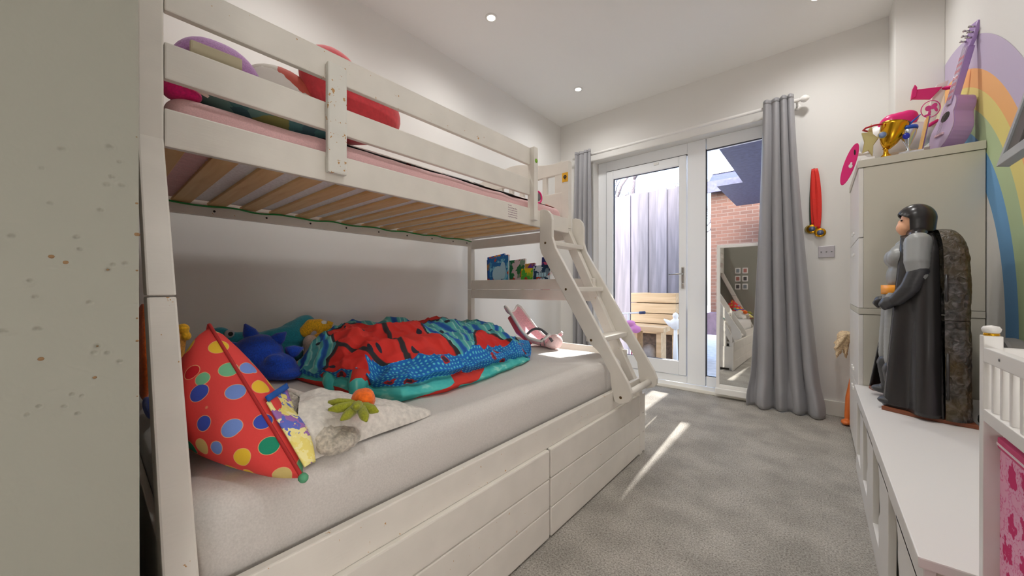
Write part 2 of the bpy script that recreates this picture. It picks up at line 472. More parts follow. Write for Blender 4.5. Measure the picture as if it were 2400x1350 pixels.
def lerp_curve(pts, t):
    for (a, p), (b, q) in zip(pts, pts[1:]):
        if t <= b:
            k = (t - a) / (b - a); k = k * k * (3 - 2 * k) if not isinstance(p, (int, float)) else k
            return p + (q - p) * k if isinstance(p, (int, float)) else tuple(x + (y - x) * ((t - a) / (b - a)) for x, y in zip(p, q))
    return pts[-1][1]

# ------------------------------------------------------------------ room shell
XL, XR, YF, ZC = -2.42, .608, 3.78, 2.97
NB = -1.75
struct(box('floor', (-2.6, NB - .1, -.08), (.8, YF + .02, 0), carpet_m, None, 0))
struct(box('ceiling', (-2.6, NB - .1, ZC), (.8, 4.2, ZC + .1), ceil_m, None, 0))
struct(box('wall_left', (XL - .12, NB, 0), (XL, 4.1, ZC), wall_m, None, 0))
struct(box('wall_right', (XR, NB, 0), (XR + .12, 4.1, ZC), wall_m, None, 0))
struct(box('wall_back', (-2.6, NB - .12, 0), (.8, NB, ZC), wall_m, None, 0))
OX0, OX1, OZ = -1.976, -.23, 2.445
wf = MB()
wf.box((XL - .12, YF, 0), (OX0, YF + .3, ZC)).box((OX1, YF, 0), (XR + .12, YF + .3, ZC)).box((OX0, YF, OZ), (OX1, YF + .3, ZC)).box((OX0, YF + .2, -.06), (OX1, YF + .3, .0))
struct(wf.build('wall_far', wall_m))
struct(box('wall_boxing', (.388, 3.51, 0), (XR, YF, ZC), wall_m, None, .004))
# dented end of the partition beside the doorway (left edge of the view)
PITS = [(-.0232, 1.0325), (-.0136, 1.0267), (-.0301, .925), (.0067, .8986), (.0167, 1.0199), (.0087, .9336)]
def near_wall():
    mb = MB()
    mb.box((XL, -.12, 0), (-.63, .0415, ZC))
    dents = [(-.016, 1.1481), (.0185, 1.1608), (-.0294, 1.1246), (.0259, 1.1457), (.0199, 1.1268), (.0161, 1.1171), (.0276, 1.1189), (-.024, 1.0886), (.0114, 1.0873), (-.048, 1.0516), (-.0062, 1.0547), (-.0039, 1.0418), (-.0369, 1.0065), (-.0335, .9901), (.0031, .9829), (-.0321, .9564), (-.0529, .956), (.0063, .9265), (.0162, .9251), (-.0096, .8834), (-.0026, .8801), (-.0389, .8691), (-.0054, .8613), (-.0316, .8756), (-.0149, .8714), (.0302, 1.0277), (.0206, 1.0257), (.0256, .9135)] + PITS
    scr = [((-.0547, 1.0656), (-.0348, 1.0638)), ((-.0278, 1.0218), (-.0063, 1.0191)), ((.0072, .9749), (.0391, .98)), ((-.0133, .916), (.039, .8838)), ((-.0496, .9964), (-.0335, 1.0008)), ((-.0273, .8892), (-.0186, .8901)), ((-.0018, .8892), (.0054, .8902)), ((-.051, .951), (-.0444, .9525))]
    rd_ = random.Random(2); dents = [(a, b, rd_.uniform(.0015, .0026)) for a, b in dents]
    def f(u, v):
        y = -.075 + .1165 * u; z = .65 + .7 * v; d = 0
        for a, b, r in dents:
            q = ((y - a) / r) ** 2 + ((z - b) / (r * .8)) ** 2
            if q < 9: d += -.0018 * math.exp(-q * 1.2) + .00034 * math.exp(-(math.sqrt(q) - 1.6) ** 2 * 3)
        for (a, b), (c, e) in scr:
            L2 = (c - a) ** 2 + (e - b) ** 2; t = max(0, min(1, ((y - a) * (c - a) + (z - b) * (e - b)) / L2))
            q = (y - a - t * (c - a)) ** 2 + (z - b - t * (e - b)) ** 2
            d -= .0004 * math.exp(-q / .0006 ** 2)
        d += .00016 * noise.noise(Vector((y * 60, z * 40, 3))) + .00006 * noise.noise(Vector((y * 300, z * 240, 3)))
        return (-.62 + d, y, z)
    mb.grid(f, 150, 560)
    mb.box((-.63, -.12, 0), (-.62, .0415, .65)).box((-.63, -.12, 1.35), (-.62, .0415, ZC)).box((-.63, -.12, .65), (-.62, -.075, 1.35)).box((-.631, .039, .65), (-.6205, .0415, 1.35))
    return mb.build('wall_near', reveal_m)
struct(near_wall())
chips = MB()
for y, z, r in [(a, b, (.0026, .003, .0026, .0018, .0012, .001)[i]) for i, (a, b) in enumerate(PITS)] + [(.0398, 1.179, .0009), (.0398, 1.1, .0016), (.0399, 1.063, .003), (.0398, .963, .0012), (.0399, .936, .0018), (.0398, .87, .001), (.0398, 1.02, .0014)]:
    chips.ell((-.6202, y, z), (.0006, r, r * .8), 8)
struct(chips.build('trim_paint_chips', plain('bare_filler', (120, 92, 62), .9)))
struct(box('baseboard_far', (OX1 + .02, YF - .018, 0), (.388, YF, .115), trim_m, None, .004))
struct(box('baseboard_left', (XL, .04, 0), (XL + .018, YF, .115), trim_m, None, .004))
struct(box('baseboard_corner', (-2.40, YF - .018, 0), (OX0 - .01, YF, .115), trim_m, None, .004))
struct(box('trim_threshold', (OX0 - .04, 3.752, 0), (OX1 + .04, 3.90, .034), trim_m, None, .006))

# garden door and fixed window beside it
FY = 3.90
dr = struct(bpy.data.objects.new('door_1', None)); COL.objects.link(dr); dr.location = (-1.44, FY, .034)
fr = MB()
fr.box((OX0, FY, .034), (-1.875, FY + .07, OZ)).box((-1.004, FY, .034), (-.838, FY + .07, OZ)).box((-1.875, FY, 2.332), (-1.004, FY + .07, OZ)).box((-1.875, FY, .034), (-1.004, FY + .07, .105))
fr.build('door_frame', upvc, dr, .006)
lf = MB()
lf.box((-1.868, FY - .012, .112), (-1.787, FY + .05, 2.325)).box((-1.08, FY - .012, .112), (-1.011, FY + .05, 2.325)).box((-1.787, FY - .012, 2.23), (-1.08, FY + .05, 2.325)).box((-1.787, FY - .012, .112), (-1.08, FY + .05, .25))
lf.build('door_leaf', upvc, dr, .006)
gk = MB()
for a, b in (((-1.79, FY + .004, .245), (-1.783, FY + .03, 2.235)), ((-1.084, FY + .004, .245), (-1.077, FY + .03, 2.235)), ((-1.79, FY + .004, 2.228), (-1.077, FY + .03, 2.235)), ((-1.79, FY + .004, .245), (-1.077, FY + .03, .252))): gk.box(a, b)
gk.build('gasket', rubber, dr)
box('pane', (-1.79, FY + .016, .245), (-1.077, FY + .022, 2.235), glass, dr, 0)
gp = MB().box((-1.873, FY + .001, .108), (-1.868, FY + .03, 2.33)).box((-1.873, FY + .001, 2.326), (-1.006, FY + .03, 2.332)); gp.build('seal', rubber, dr)
hd = box('handle_plate', (-1.054, FY - .022, .985), (-1.026, FY - .011, 1.205), chrome, dr, .004)
MB().tube([(-1.04, FY - .02, 1.135), (-1.04, FY - .058, 1.135), (-1.06, FY - .064, 1.134), (-1.165, FY - .06, 1.13)], [.009, .009, .009, .007], 10).build('handle_lever', chrome, dr)
MB().lathe([(.008, 0), (.008, .006), (.005, .008)], (-1.04, FY - .02, 1.035), 12, 0, rot('X', 90)).build('lock_cylinder', chrome, dr)
MB().box((-1.33, FY - .02, 2.285), (-1.28, FY - .011, 2.31)).build('catch', white_pl, dr, .003)
wn = struct(bpy.data.objects.new('window_1', None)); COL.objects.link(wn); wn.location = (-.55, FY, .034)
wb = MB()
wb.box((-.832, FY, 2.333), (OX1, FY + .07, OZ)).box((-.832, FY, .034), (OX1, FY + .07, .135)).box((-.30, FY, .135), (OX1, FY + .07, 2.333))
wb.build('window_frame', upvc, wn, .006)
gk = MB()
for a, b in (((-.839, FY + .004, .13), (-.829, FY + .03, 2.34)), ((-.306, FY + .004, .13), (-.297, FY + .03, 2.34)), ((-.839, FY + .004, 2.329), (-.297, FY + .03, 2.338)), ((-.839, FY + .004, .13), (-.297, FY + .03, .138))): gk.box(a, b)
gk.build('gasket', rubber, wn)
box('pane', (-.838, FY + .016, .13), (-.297, FY + .022, 2.337), glass, wn, 0)

# ceiling spotlights
bulb_m = NT('lit_bulb'); bulb_m.b.inputs['Emission Color'].default_value = (1, .95, .86, 1); bulb_m.b.inputs['Emission Strength'].default_value = 14; bulb_m = bulb_m.m
spots = [(-1.826, 1.92, 'recessed ceiling spotlight nearest the top of the picture'), (-1.826, 3.172, 'recessed ceiling spotlight near the window wall corner'), (-.01, 3.21, 'recessed ceiling spotlight before the window, at the top edge'),
         (-.01, 1.92, 'recessed ceiling spotlight above the middle of the carpet'), (-1.826, .67, 'recessed ceiling spotlight above the bed pillow end'), (-.01, .67, 'recessed ceiling spotlight just inside the doorway'), (-.3, -.9, 'recessed ceiling spotlight in the passage')]
first = None
for x, y, l in spots:
    t = thing('ceiling_spotlight', l, 'light', (x, y, ZC), 'recessed ceiling spotlights')
    if first is None:
        ring = MB().lathe([(.028, -.001), (.030, -.006), (.042, -.006), (.044, -.0015), (.044, 0)], (x, y, ZC), 28).build('bezel', white_pl, t)
        bulb = MB().lathe([(.0, -.004), (.027, -.004), (.027, -.0005)], (x, y, ZC), 24).build('bulb', bulb_m, t)
        first = (ring, bulb)
    else:
        for q in first: dup(q, t)
    ld = bpy.data.lights.new('spot_lamp', 'SPOT'); ld.energy = LAMP_POWER; ld.spot_size = R(165); ld.spot_blend = 1; ld.shadow_soft_size = .06; ld.color = (1, .985, .965)
    lo = bpy.data.objects.new('spot_lamp', ld); COL.objects.link(lo); lo.parent = t; lo.location = (0, 0, -.02)

fl_ = thing('fill_lamp', 'low white globe lamp added behind the camera as fill light', 'lamp', (.42, -.36, 0))  # lamp added out of view to lift the shadows under the bunk
MB().lathe([(.0, 0), (.13, 0), (.13, .012), (.02, .03), (.012, .05), (.012, .66), (.03, .68)], (.42, -.36, 0), 24).build('stand', white_pl, fl_)
gl = NT('fill_globe'); gl.b.inputs['Emission Color'].default_value = (1, .97, .93, 1); gl.b.inputs['Emission Strength'].default_value = FILL_GLOBE
MB().ell((.42, -.36, .79), .125, 24).build('globe', gl.m, fl_)

# rainbow painted on the right wall
rb = thing('rainbow_mural', 'pastel rainbow painted on the right wall behind the white cabinet', 'mural', (XR, 3.0, 0))
def band(r0, r1, c, nm):
    k = plain('mural_' + nm, c, .7)
    mb = MB(); yc, zc = 3.53, .80
    pts = [(yc - r0 * math.sin(math.pi / 2 * i / 48), zc + r0 * math.cos(math.pi / 2 * i / 48)) for i in range(49)]
    pto = [(yc - r1 * math.sin(math.pi / 2 * i / 48), zc + r1 * math.cos(math.pi / 2 * i / 48)) for i in range(49)]
    clip = lambda p: (min(p[0], 3.509), p[1])
    inner = [clip(p) for p in pts] + [(yc - r0, .02)]; outer = [clip(p) for p in pto] + [(yc - r1, .02)]
    vs = [(XR - .0012, *p) for p in inner] + [(XR - .0012, *p) for p in outer]; n = len(inner)
    mb.add(vs, [(i, i + 1, n + i + 1, n + i) for i in range(n - 1)])
    lab(mb.build('band', k, rb), nm.replace('_', ' ') + ' band')
band(1.0, 1.135, (112, 168, 216), 'blue'); band(1.135, 1.255, (186, 206, 160), 'pale_green'); band(1.255, 1.355, (234, 218, 132), 'yellow')
band(1.355, 1.445, (246, 184, 120), 'orange'); band(1.445, 1.60, (196, 182, 208), 'violet')

# ------------------------------------------------------------------ bunk bed
bed = thing('bunk_bed', 'white wooden triple bunk bed with ladder and underbed drawers, paint chipped', 'bunk bed', (-1.5, 1.13, 0))
XT = -1.30
def leg(y0, y1, top):
    # upper half and lower half join at z = .98
    cut = .98; xa = -1.30 + (1.385 - cut) * .4896; xb = -1.355 + (1.36 - cut) * .488
    lo = [(xa, cut - .0015), (-.815, .395), (-.808, .36), (-.808, 0), (-.868, 0), (-.868, .36), (-.885, .40), (xb, cut - .0015)]
    hi = [(-1.30, top), (-1.30, 1.385), (xa, cut + .0015), (xb, cut + .0015), (-1.355, 1.36), (-1.355, top)]
    MB().prism(lo, 'y', y0, y1).build('leg', bed_lightworn, bed, .004)
    MB().prism(hi, 'y', y0, y1).build('corner_post', bed_white, bed, .004)
leg(.085, .133, 1.95)
leg(2.128, 2.172, 1.40)
for y0, y1 in ((.085, .133), (2.128, 2.172)):
    box('leg', (-2.305, y0, 0), (-2.262, y1, .979), bed_white, bed)
    box('corner_post', (-2.305, y0, .981), (-2.262, y1, 1.86), bed_white, bed)
# guard rails of the upper bunk
for z0, z1, y1, nm, mt in ((1.723, 1.823, 1.70, 'guard_rail', bed_lightworn), (1.545, 1.641, 1.70, 'guard_rail', bed_white), (1.368, 1.468, 2.128, 'side_rail', bed_white)):
    box(nm, (XT - .022, .134, z0), (XT, y1, z1), mt, bed, .004)
br = MB().prism([(.536, 1.395), (.602, 1.395), (.602, 1.775), (.536, 1.775)], 'x', XT, XT + .024)
lab(br.build('rail_bracket', bed_worn, bed, .006), 'upright bracket with chipped paint along its edges')
gpst = box('rail_post', (XT - .02, 1.70, 1.395), (XT + .03, 1.738, 1.826), bed_white, bed, .004)
MB().lathe([(.0, .0), (.0125, 0), (.0125, .0012), (.0, .0012)], (XT + .0302, 1.719, 1.745), 16, 0, rot('Y', 90)).build('sticker', plain('lime_sticker', (120, 176, 20), .5), gpst)
# rear rail with dark screw holes, slats across
led = box('slat_ledge', (-2.284, .134, 1.345), (-2.262, 2.128, 1.398), bed_lightworn, bed)
for y in (.21, .41, .63, .85, 1.06, 1.28, 1.5, 1.72, 1.93, 2.08): MB().ell((-2.2615, y, 1.372), (.002, .0055, .0055), 8).build('screw_hole', dark, led)
box('rear_rail', (-2.305, .134, 1.40), (-2.283, 2.128, 1.50), bed_white, bed)
sl0 = None
for i in range(15):
    y = .158 + .1305 * i
    if sl0 is None: sl0 = box('bed_slat', (-2.282, y - .034, 1.399), (-1.325, y + .034, 1.412), pine, bed, .002)
    else: dup(sl0, bed, (0, .1305 * i, 0))
# far end of the upper bunk: curved headboard with five openings
hb = MB()
yc0, yc1 = 2.135, 2.165
top = []
N = 40
for i in range(N + 1):
    x = -2.262 + (.907) * i / N
    u = i / N; c = math.exp(-((u - .5) / .27) ** 2)
    z = 1.86 + .075 * c - .0 * u
    e = max(0, (u - .86) / .14); z += .012 * e * e; e = max(0, (.14 - u) / .14); z += .012 * e * e
    top.append((x, z))
hb.prism(top + [(-1.355, 1.785), (-2.262, 1.785)], 'y', yc0, yc1, 0)
hb.build('headboard_top', bed_white, bed, .003)
box('headboard_panel', (-2.262, yc0, 1.41), (-1.355, yc1, 1.658), bed_white, bed)
edges = [-2.262, -2.20] + []
for i in range(8):
    x = -1.355 - .062 - i * .1065
    box('headboard_slat', (x - .0, yc0 + .002, 1.65), (x + (.062 if i == 0 else .035), yc1 - .002, 1.79), bed_white, bed, .002) if x > -2.25 else None
hp = box('headboard_post', (-1.355, 2.128, 1.402), (-1.30, 2.172, 1.865), bed_white, bed)
st = MB().box((-1.349, 2.126, 1.722), (-1.304, 2.128, 1.785)).build('sticker', plain('yellow_sticker', (226, 168, 20), .5), hp)
fl = MB()
for i in range(7):
    a = i * 2 * math.pi / 7; fl.ell((-1.326 + .008 * math.cos(a), 2.1255, 1.756 + .008 * math.sin(a)), (.006, .0006, .006), 8)
fl.box((-1.3275, 2.1252, 1.732), (-1.3245, 2.1258, 1.75))
fl.build('sticker_flower', plain('sticker_black', (36, 24, 14), .5), hp)
box('end_beam', (-2.262, 2.135, 1.325), (-1.34, 2.165, 1.398), bed_white, bed)
box('end_rail', (-2.262, 2.134, .983), (-1.115, 2.166, 1.058), bed_white, bed)
box('end_rail', (-2.262, 2.134, .908), (-1.08, 2.166, .981), bed_white, bed)
box('end_panel', (-2.262, 2.14, .03), (-.90, 2.162, .615), bed_white, bed)
box('book_ledge', (-2.262, 2.166, .955), (-1.30, 2.335, .975), bed_white, bed)
# near end
box('end_panel', (-2.262, .09, .03), (-.935, .105, .50), bed_white, bed)
box('end_rail', (-2.262, .09, 1.40), (-1.355, .115, 1.50), bed_white, bed)
box('end_rail', (-2.262, .09, 1.66), (-1.355, .115, 1.76), bed_white, bed)
# lower side rail and drawers, three boards each
box('lower_side_rail', (-.852, .134, .352), (-.828, 2.20, .448), bed_lightworn, bed, .004)
box('base_board', (-2.25, .14, .33), (-.86, 2.13, .35), bed_white, bed)
for y0, y1 in ((.16, 1.186), (1.197, 2.215)):
    d = bpy.data.objects.new('drawer', None); COL.objects.link(d); d.parent = bed; d.location = Vector((-.81, (y0 + y1) / 2, .0)) - bed.location
    for k in range(3):
        z0 = .008 + .1165 * k
        box('plank', (-.829, y0, z0), (-.81, y1, z0 + .1145), bed_lightworn if k == 1 else bed_white, d, .005)
    MB().box((-.84, y0 + .01, .01), (-.829, y1 - .01, .35)).box((-1.5, y0 + .02, .03), (-.84, y0 + .035, .3)).box((-1.5, y1 - .035, .03), (-.84, y1 - .02, .3)).build('drawer_box', bed_white, d)
MB().box((-.83, 2.205, .0), (-.812, 2.222, .352)).build('drawer_stop', bed_white, bed, .002)
# ladder
ld = bpy.data.objects.new('ladder', None); COL.objects.link(ld); ld.parent = bed; ld.location = Vector((-1.0, 2.0, .4)) - bed.location
LP = [(-1.302, 1.472), (-1.304, 1.243), (-1.292, 1.208), (-.966, .690), (-.912, .650), (-.878, .597), (-.845, .543), (-.833, .440), (-.818, .397), (-.790, .390), (-.742, .408), (-.728, .428), (-.726, .458), (-.745, .506), (-.870, .706), (-1.192, 1.236), (-1.214, 1.30), (-1.214, 1.405), (-1.222, 1.437), (-1.245, 1.463), (-1.275, 1.474)]
for y0 in (1.80, 2.178):
    r_ = MB().prism(LP, 'y', y0, y0 + .024).build('ladder_rail', bed_white, ld, .004)
BOLTS = [(-1.262, 1.268), (-1.117, .988), (-.955, .708)]
for x, z in BOLTS + [(-.785, .425)]:
    MB().lathe([(.0, -.001), (.006, -.001), (.0075, .001), (.0075, .002)], (x, 1.7985, z), 14, 0, rot('X', -90)).build('bolt', screw_m, ld)
for x, z in BOLTS:
    box('tread', (x - .045, 1.824, z - .014), (x + .05, 2.178, z + .014), bed_white, ld, .005)
MB().tube([(-.775, 1.824, .43), (-.775, 2.178, .43)], .019, 14).build('tread', bed_white, ld)
# handwriting on the side rail
wr = MB()
rnd = random.Random(3)
for li in range(6):
    z = 1.452 - li * .0125; y = 1.50; pts = []
    n = 34 if li else 14
    for i in range(n):
        pts.append((XT + .0006, y + i * .0024 + .0012 * rnd.uniform(-1, 1), z + .0042 * math.sin(i * 1.9) * rnd.uniform(.3, 1)))
    wr.tube(pts, .0006, 5)
wr.build('scribble', plain('pink_pen', (150, 92, 130), .8), bed)

# mattresses
def rounded_slab(x0, x1, y0, y1, z0, z1, r, nx, ny, wob, seed=0):
    """mattress with soft rim: superellipse section"""
    mb = MB(); per = []
    cx, cy = (x0 + x1) / 2, (y0 + y1) / 2
    def outline(n, ins):
        pts = []
        rr = max(.01, r * 1.4 - ins * .6)
        hx, hy = (x1 - x0) / 2 - ins, (y1 - y0) / 2 - ins
        for q, (sx, sy, a0) in enumerate(((1, 1, 0), (-1, 1, 90), (-1, -1, 180), (1, -1, 270))):
            for k in range(7):
                a = R(a0 + 15 * k)
                pts.append((cx + sx * (hx - rr) + rr * math.cos(a), cy + sy * (hy - rr) + rr * math.sin(a)))
        # resample with extra points on long sides
        out = []
        for i, p in enumerate(pts):
            q = pts[(i + 1) % len(pts)]; L = math.hypot(q[0] - p[0], q[1] - p[1]); m = max(1, round(L / .04))
            if ins == 0: per.append(m)
            m = per[i]
            for k in range(m): out.append((p[0] + (q[0] - p[0]) * k / m, p[1] + (q[1] - p[1]) * k / m))
        return out
    prof = [(.012, z0), (0, z0 + .02), (0, z1 - r)] + [(r * (1 - math.cos(R(a))), z1 - r * (1 - math.sin(R(a)))) for a in (15, 30, 45, 60, 75, 90)]
    order = [prof[1]] + [p for p in prof if p is not prof[1]]
    rings = []
    base = outline(0, 0)
    for ins, z in prof: rings.append([(x, y, z) for x, y in (outline(0, ins) if ins else base)])
    for k in (.55, .3, .12, .03):
        ins = (x1 - x0) / 2 * (1 - k)
        last = rings[len(prof) - 1]
        rings.append([(cx + (x - cx) * k, cy + (y - cy) * (1 - (1 - k) * .98), z1) for x, y, z in last])
    n = len(base); vs = []
    for ri, rg in enumerate(rings):
        for x, y, z in rg:
            w = noise.noise(Vector((x * 7 + seed, y * 7, z * 9))) + .5 * noise.noise(Vector((x * 22, y * 16 + seed, z * 22)))
            d = wob * w
            vs.append((x + d * (1 if x > cx else -1) * .5, y, z + d * (1 if ri > 2 else .3)))
    fs = []
    for i in range(len(rings) - 1):
        for k in range(n): fs.append((i * n + k, i * n + (k + 1) % n, (i + 1) * n + (k + 1) % n, (i + 1) * n + k))
    fs.append([(len(rings) - 1) * n + k for k in range(n)]); fs.append(list(range(n))[::-1])
    mb.add(vs, fs, 0, True); return mb
tag(rounded_slab(-2.255, -.872, .107, 2.06, .352, .60, .055, 0, 0, .006).build('mattress', sheet_m), 'thick double mattress in a pale grey fitted sheet on the lower bunk', 'mattress')
um = thing('mattress', 'thin single mattress in a pink fitted sheet on the upper bunk', 'mattress', (-1.8, 1.13, 1.413))
rounded_slab(-2.255, -1.338, .142, 2.12, 1.4135, 1.535, .04, 0, 0, .005, 5).build('mattress_body', [pink_sheet], um)
box('ticking', (-2.23, .30, 1.4125), (-1.35, 2.10, 1.4185), quilt_m, um, 0)
gth = MB()
def gather(u, v):
    y = .165 + .11 * v + .014 * math.sin(u * 9); x = -2.22 + .85 * u
    return (x, y + .0, 1.4125 - .003 + .003 * math.sin(u * 130 + v * 3))
lab(gth.grid(gather, 160, 6).build('gathered_hem', pink_sheet, um), 'gathered pink elastic hem under the mattress')
# green cord
cd = MB(); pts = []
for i in range(90):
    y = .15 + 1.97 * i / 89; pts.append((-2.242 + .006 * math.sin(i * .9), y, 1.391 + .004 * math.sin(i * .55)))
tag(cd.tube(pts, .0042, 6).build('green_cord', plain('green_cord', (30, 140, 60), .5)), 'green cord strung along the rear edge of the upper slats', 'cord')

# ------------------------------------------------------------------ bedding on the upper bunk
def cushion(name, c, r, mat, label, cat, m=None, pw=.7, parent=None, wob=.006, nu=40):
    mb = MB()
    def f(u, v):
        a = 2 * math.pi * u; t = math.pi * v
        sx = math.copysign(abs(math.cos(a)) ** pw, math.cos(a)); sy = math.copysign(abs(math.sin(a)) ** pw, math.sin(a))
        p = Vector((r[0] * math.sin(t) * sx, r[1] * math.sin(t) * sy, -r[2] * math.cos(t)))
        p *= 1 + wob * 6 * noise.noise(p * 9 + Vector(c))
        if m is not None: p = m @ p
        return p + Vector(c)
    mb.grid(f, nu, nu // 2, 0, True)
    o = mb.build(name, mat, parent)
    return tag(o, label, cat) if label else o
pc = thing('cushion', 'purple plush cushion with a beige square behind the upper guard rail', 'cushion', (-1.5, .28, 1.536))
cushion('cover', (-1.5, .285, 1.672), (.055, .125, .138), purple_f, None, None, rot('Y', -8), .8, pc)
box('patch', (-1.458, .205, 1.59), (-1.441, .335, 1.748), plain('beige_felt', (196, 188, 160), .9), pc, .006)
# red heart shaped cushion
hm = MB(); cc = Vector((-1.5, .715, 1.755))
def heart(u, v):
    a = 2 * math.pi * u
    hx = 16 * math.sin(a) ** 3; hz_ = 13 * math.cos(a) - 5 * math.cos(2 * a) - 2 * math.cos(3 * a) - math.cos(4 * a)
    hx, hz = hx * .92 + hz_ * .39, hz_ * .92 - hx * .39
    k = math.sin(math.pi * v) ** .6
    p_ = cc + Vector((-.09 * math.cos(math.pi * v), .0138 * hx * k, .0138 * hz * k))
    p_.z = max(p_.z, 1.585); return p_
hm.grid(heart, 56, 16, 0, True)
tag(hm.build('heart_cushion', red_f), 'large red plush heart cushion behind the chipped bracket on upper bunk', 'cushion')
cushion('pillow', (-1.53, .52, 1.66), (.06, .19, .145), print_m, 'grey printed pillow between the purple cushion and red heart cushion', 'pillow', rot('X', -22), .6)
cushion('pillow', (-1.47, .40, 1.572), (.11, .22, .035), tealpillow_m, 'flat teal print pillow lying on the pink sheet', 'pillow', None, .6)
pk = thing('soft_toy', 'magenta soft toy with white edging beside the upper corner post', 'toy', (-1.39, .175, 1.536))
blob('body', [('e', (-1.39, .165, 1.557), (.04, .032, .028)), ('e', (-1.385, .195, 1.553), (.03, .03, .02))], magenta_f, pk, .005, 3)
MB().tube([(-1.358, .165, 1.578), (-1.353, .19, 1.572), (-1.35, .215, 1.56), (-1.35, .232, 1.551)], [.003, .005, .007, .004], 8).build('edging', plain('cream_trim', (236, 220, 206), .8), pk)
ud = MB()
def udf(u, v):
    x = -2.2 + .84 * v; y = .55 + 1.5 * u
    e = min(1, min(u, 1 - u) * 12, min(v, 1 - v) * 9)
    z = 1.538 + .032 * e ** .6 + .012 * e * noise.noise(Vector((x * 9, y * 7, 0)))
    return (x, y + .01 * noise.noise(Vector((x * 20, y * 5, 4))), z)
ud.grid(udf, 70, 30)
tag(ud.build('printed_duvet', print_m), 'thin grey printed duvet lying flat along the upper mattress', 'duvet')
hpn = thing('hoop_toy', 'small pink and grey hoop leaning by the far guard post', 'toy', (-1.36, 1.86, 1.54))
MB().tube([(-1.36 + .0 * i, 1.86 + .038 * math.cos(i * math.pi / 10), 1.572 + .036 * math.sin(i * math.pi / 10)) for i in range(20)], .006, 8, 0, True).build('hoop', pink_pl, hpn)
MB().lathe([(.0, -.003), (.026, -.003), (.026, .003), (.0, .003)], (-1.36, 1.86, 1.572), 20, 0, rot('Y', 90)).build('disc', greypl, hpn)

# ------------------------------------------------------------------ lower bunk: cushion, toys, duvet
T, BL, BR, BK = Vector((-1.15, .198, .908)), Vector((-1.36, .19, .612)), Vector((-.81, .292, .60)), Vector((-1.15, .355, .612))
pcu = thing('book_cushion', 'red polka dot pyramid cushion with yellow pocket propped by the post', 'cushion', (-1.1, .3, .60))
def tri_face(mb, uvs, a, b, c, amp, n=22, lift=0, lo=0):
    nor = (b - a).cross(c - a).normalized(); idx = {}; o = len(mb.v); ex = (b - a).normalized(); ey = nor.cross(ex); vs = []; fs = []
    for i in range(n + 1):
        for j in range(n + 1 - i):
            p, q = i / n, j / n; w = 1 - p - q
            pos = a * w + b * p + c * q
            k = amp * (27 * max(0, w * p * q)) ** .42
            idx[i, j] = len(vs); vs.append(pos + nor * (k + lift))
            d = pos - a; uvs.append((d.dot(ex) + lo, d.dot(ey) + lo))
    for i in range(n):
        for j in range(n - i):
            fs.append((idx[i, j], idx[i + 1, j], idx[i, j + 1]))
            if i + j < n - 1: fs.append((idx[i + 1, j], idx[i + 1, j + 1], idx[i, j + 1]))
    mb.add(vs, fs, 0, True)
uvs = []; mb = MB()
tri_face(mb, uvs, BL, BR, T, .105, 30, 0, .0); tri_face(mb, uvs, BR, BK, T, .038, 20, 0, .37); tri_face(mb, uvs, BK, BL, T, .02, 12, 0, .7); tri_face(mb, uvs, BL, BK, BR, .01, 12, 0, .9)
mb.build('cover', polka_m, pcu, uv=uvs)
pip = MB()
for a, b in ((T, BR), (T, BL), (BR, BK)): pip.tube([a.lerp(b, i / 12) for i in range(13)], .004, 6)
pip.build('piping', plain('red_piping', (178, 40, 40), .8), pcu)
MB().ell(BR + Vector((-.006, 0, .004)), (.012, .010, .010), 10).build('corner_tuft', plain('green_tuft', (90, 160, 120), .8), pcu)
nor = (BK - BR).cross(T - BR).normalized()
pk_m = patches('yellow_bird_print', [(240, 226, 140), (244, 232, 160), (238, 220, 120), (96, 110, 200), (244, 234, 170), (240, 224, 130), (160, 110, 180), (242, 230, 150)], 40)
pka = BR.lerp(T, .05) + nor * .012; pkb = BR.lerp(T, .43) + nor * .016; pkc = pkb.lerp(BK, .50) + (T - BR) * .10 + nor * .05; pkd = BR.lerp(BK, .12) + nor * .028
pm = MB()
def pockf(u, v):
    p = pka.lerp(pkb, v).lerp(pkd.lerp(pkc, v), u)
    return p + nor * .022 * math.sin(math.pi * u) * math.sin(math.pi * min(1, v + .15)) 
pm.grid(pockf, 16, 18)
lab(pm.build('pocket', pk_m, pcu, solid=.004), 'yellow printed pocket')
hmb = MB()
def hemf(u, v):
    p = pockf(u, 1.0); q = pockf(u, .9); d = (p - q)
    return p + d * (v * .9 - .1) + nor * .004
hmb.grid(hemf, 16, 2)
lab(hmb.build('pocket_hem', plain('blue_binding', (22, 92, 180), .8), pcu, solid=.006), 'blue pocket binding')

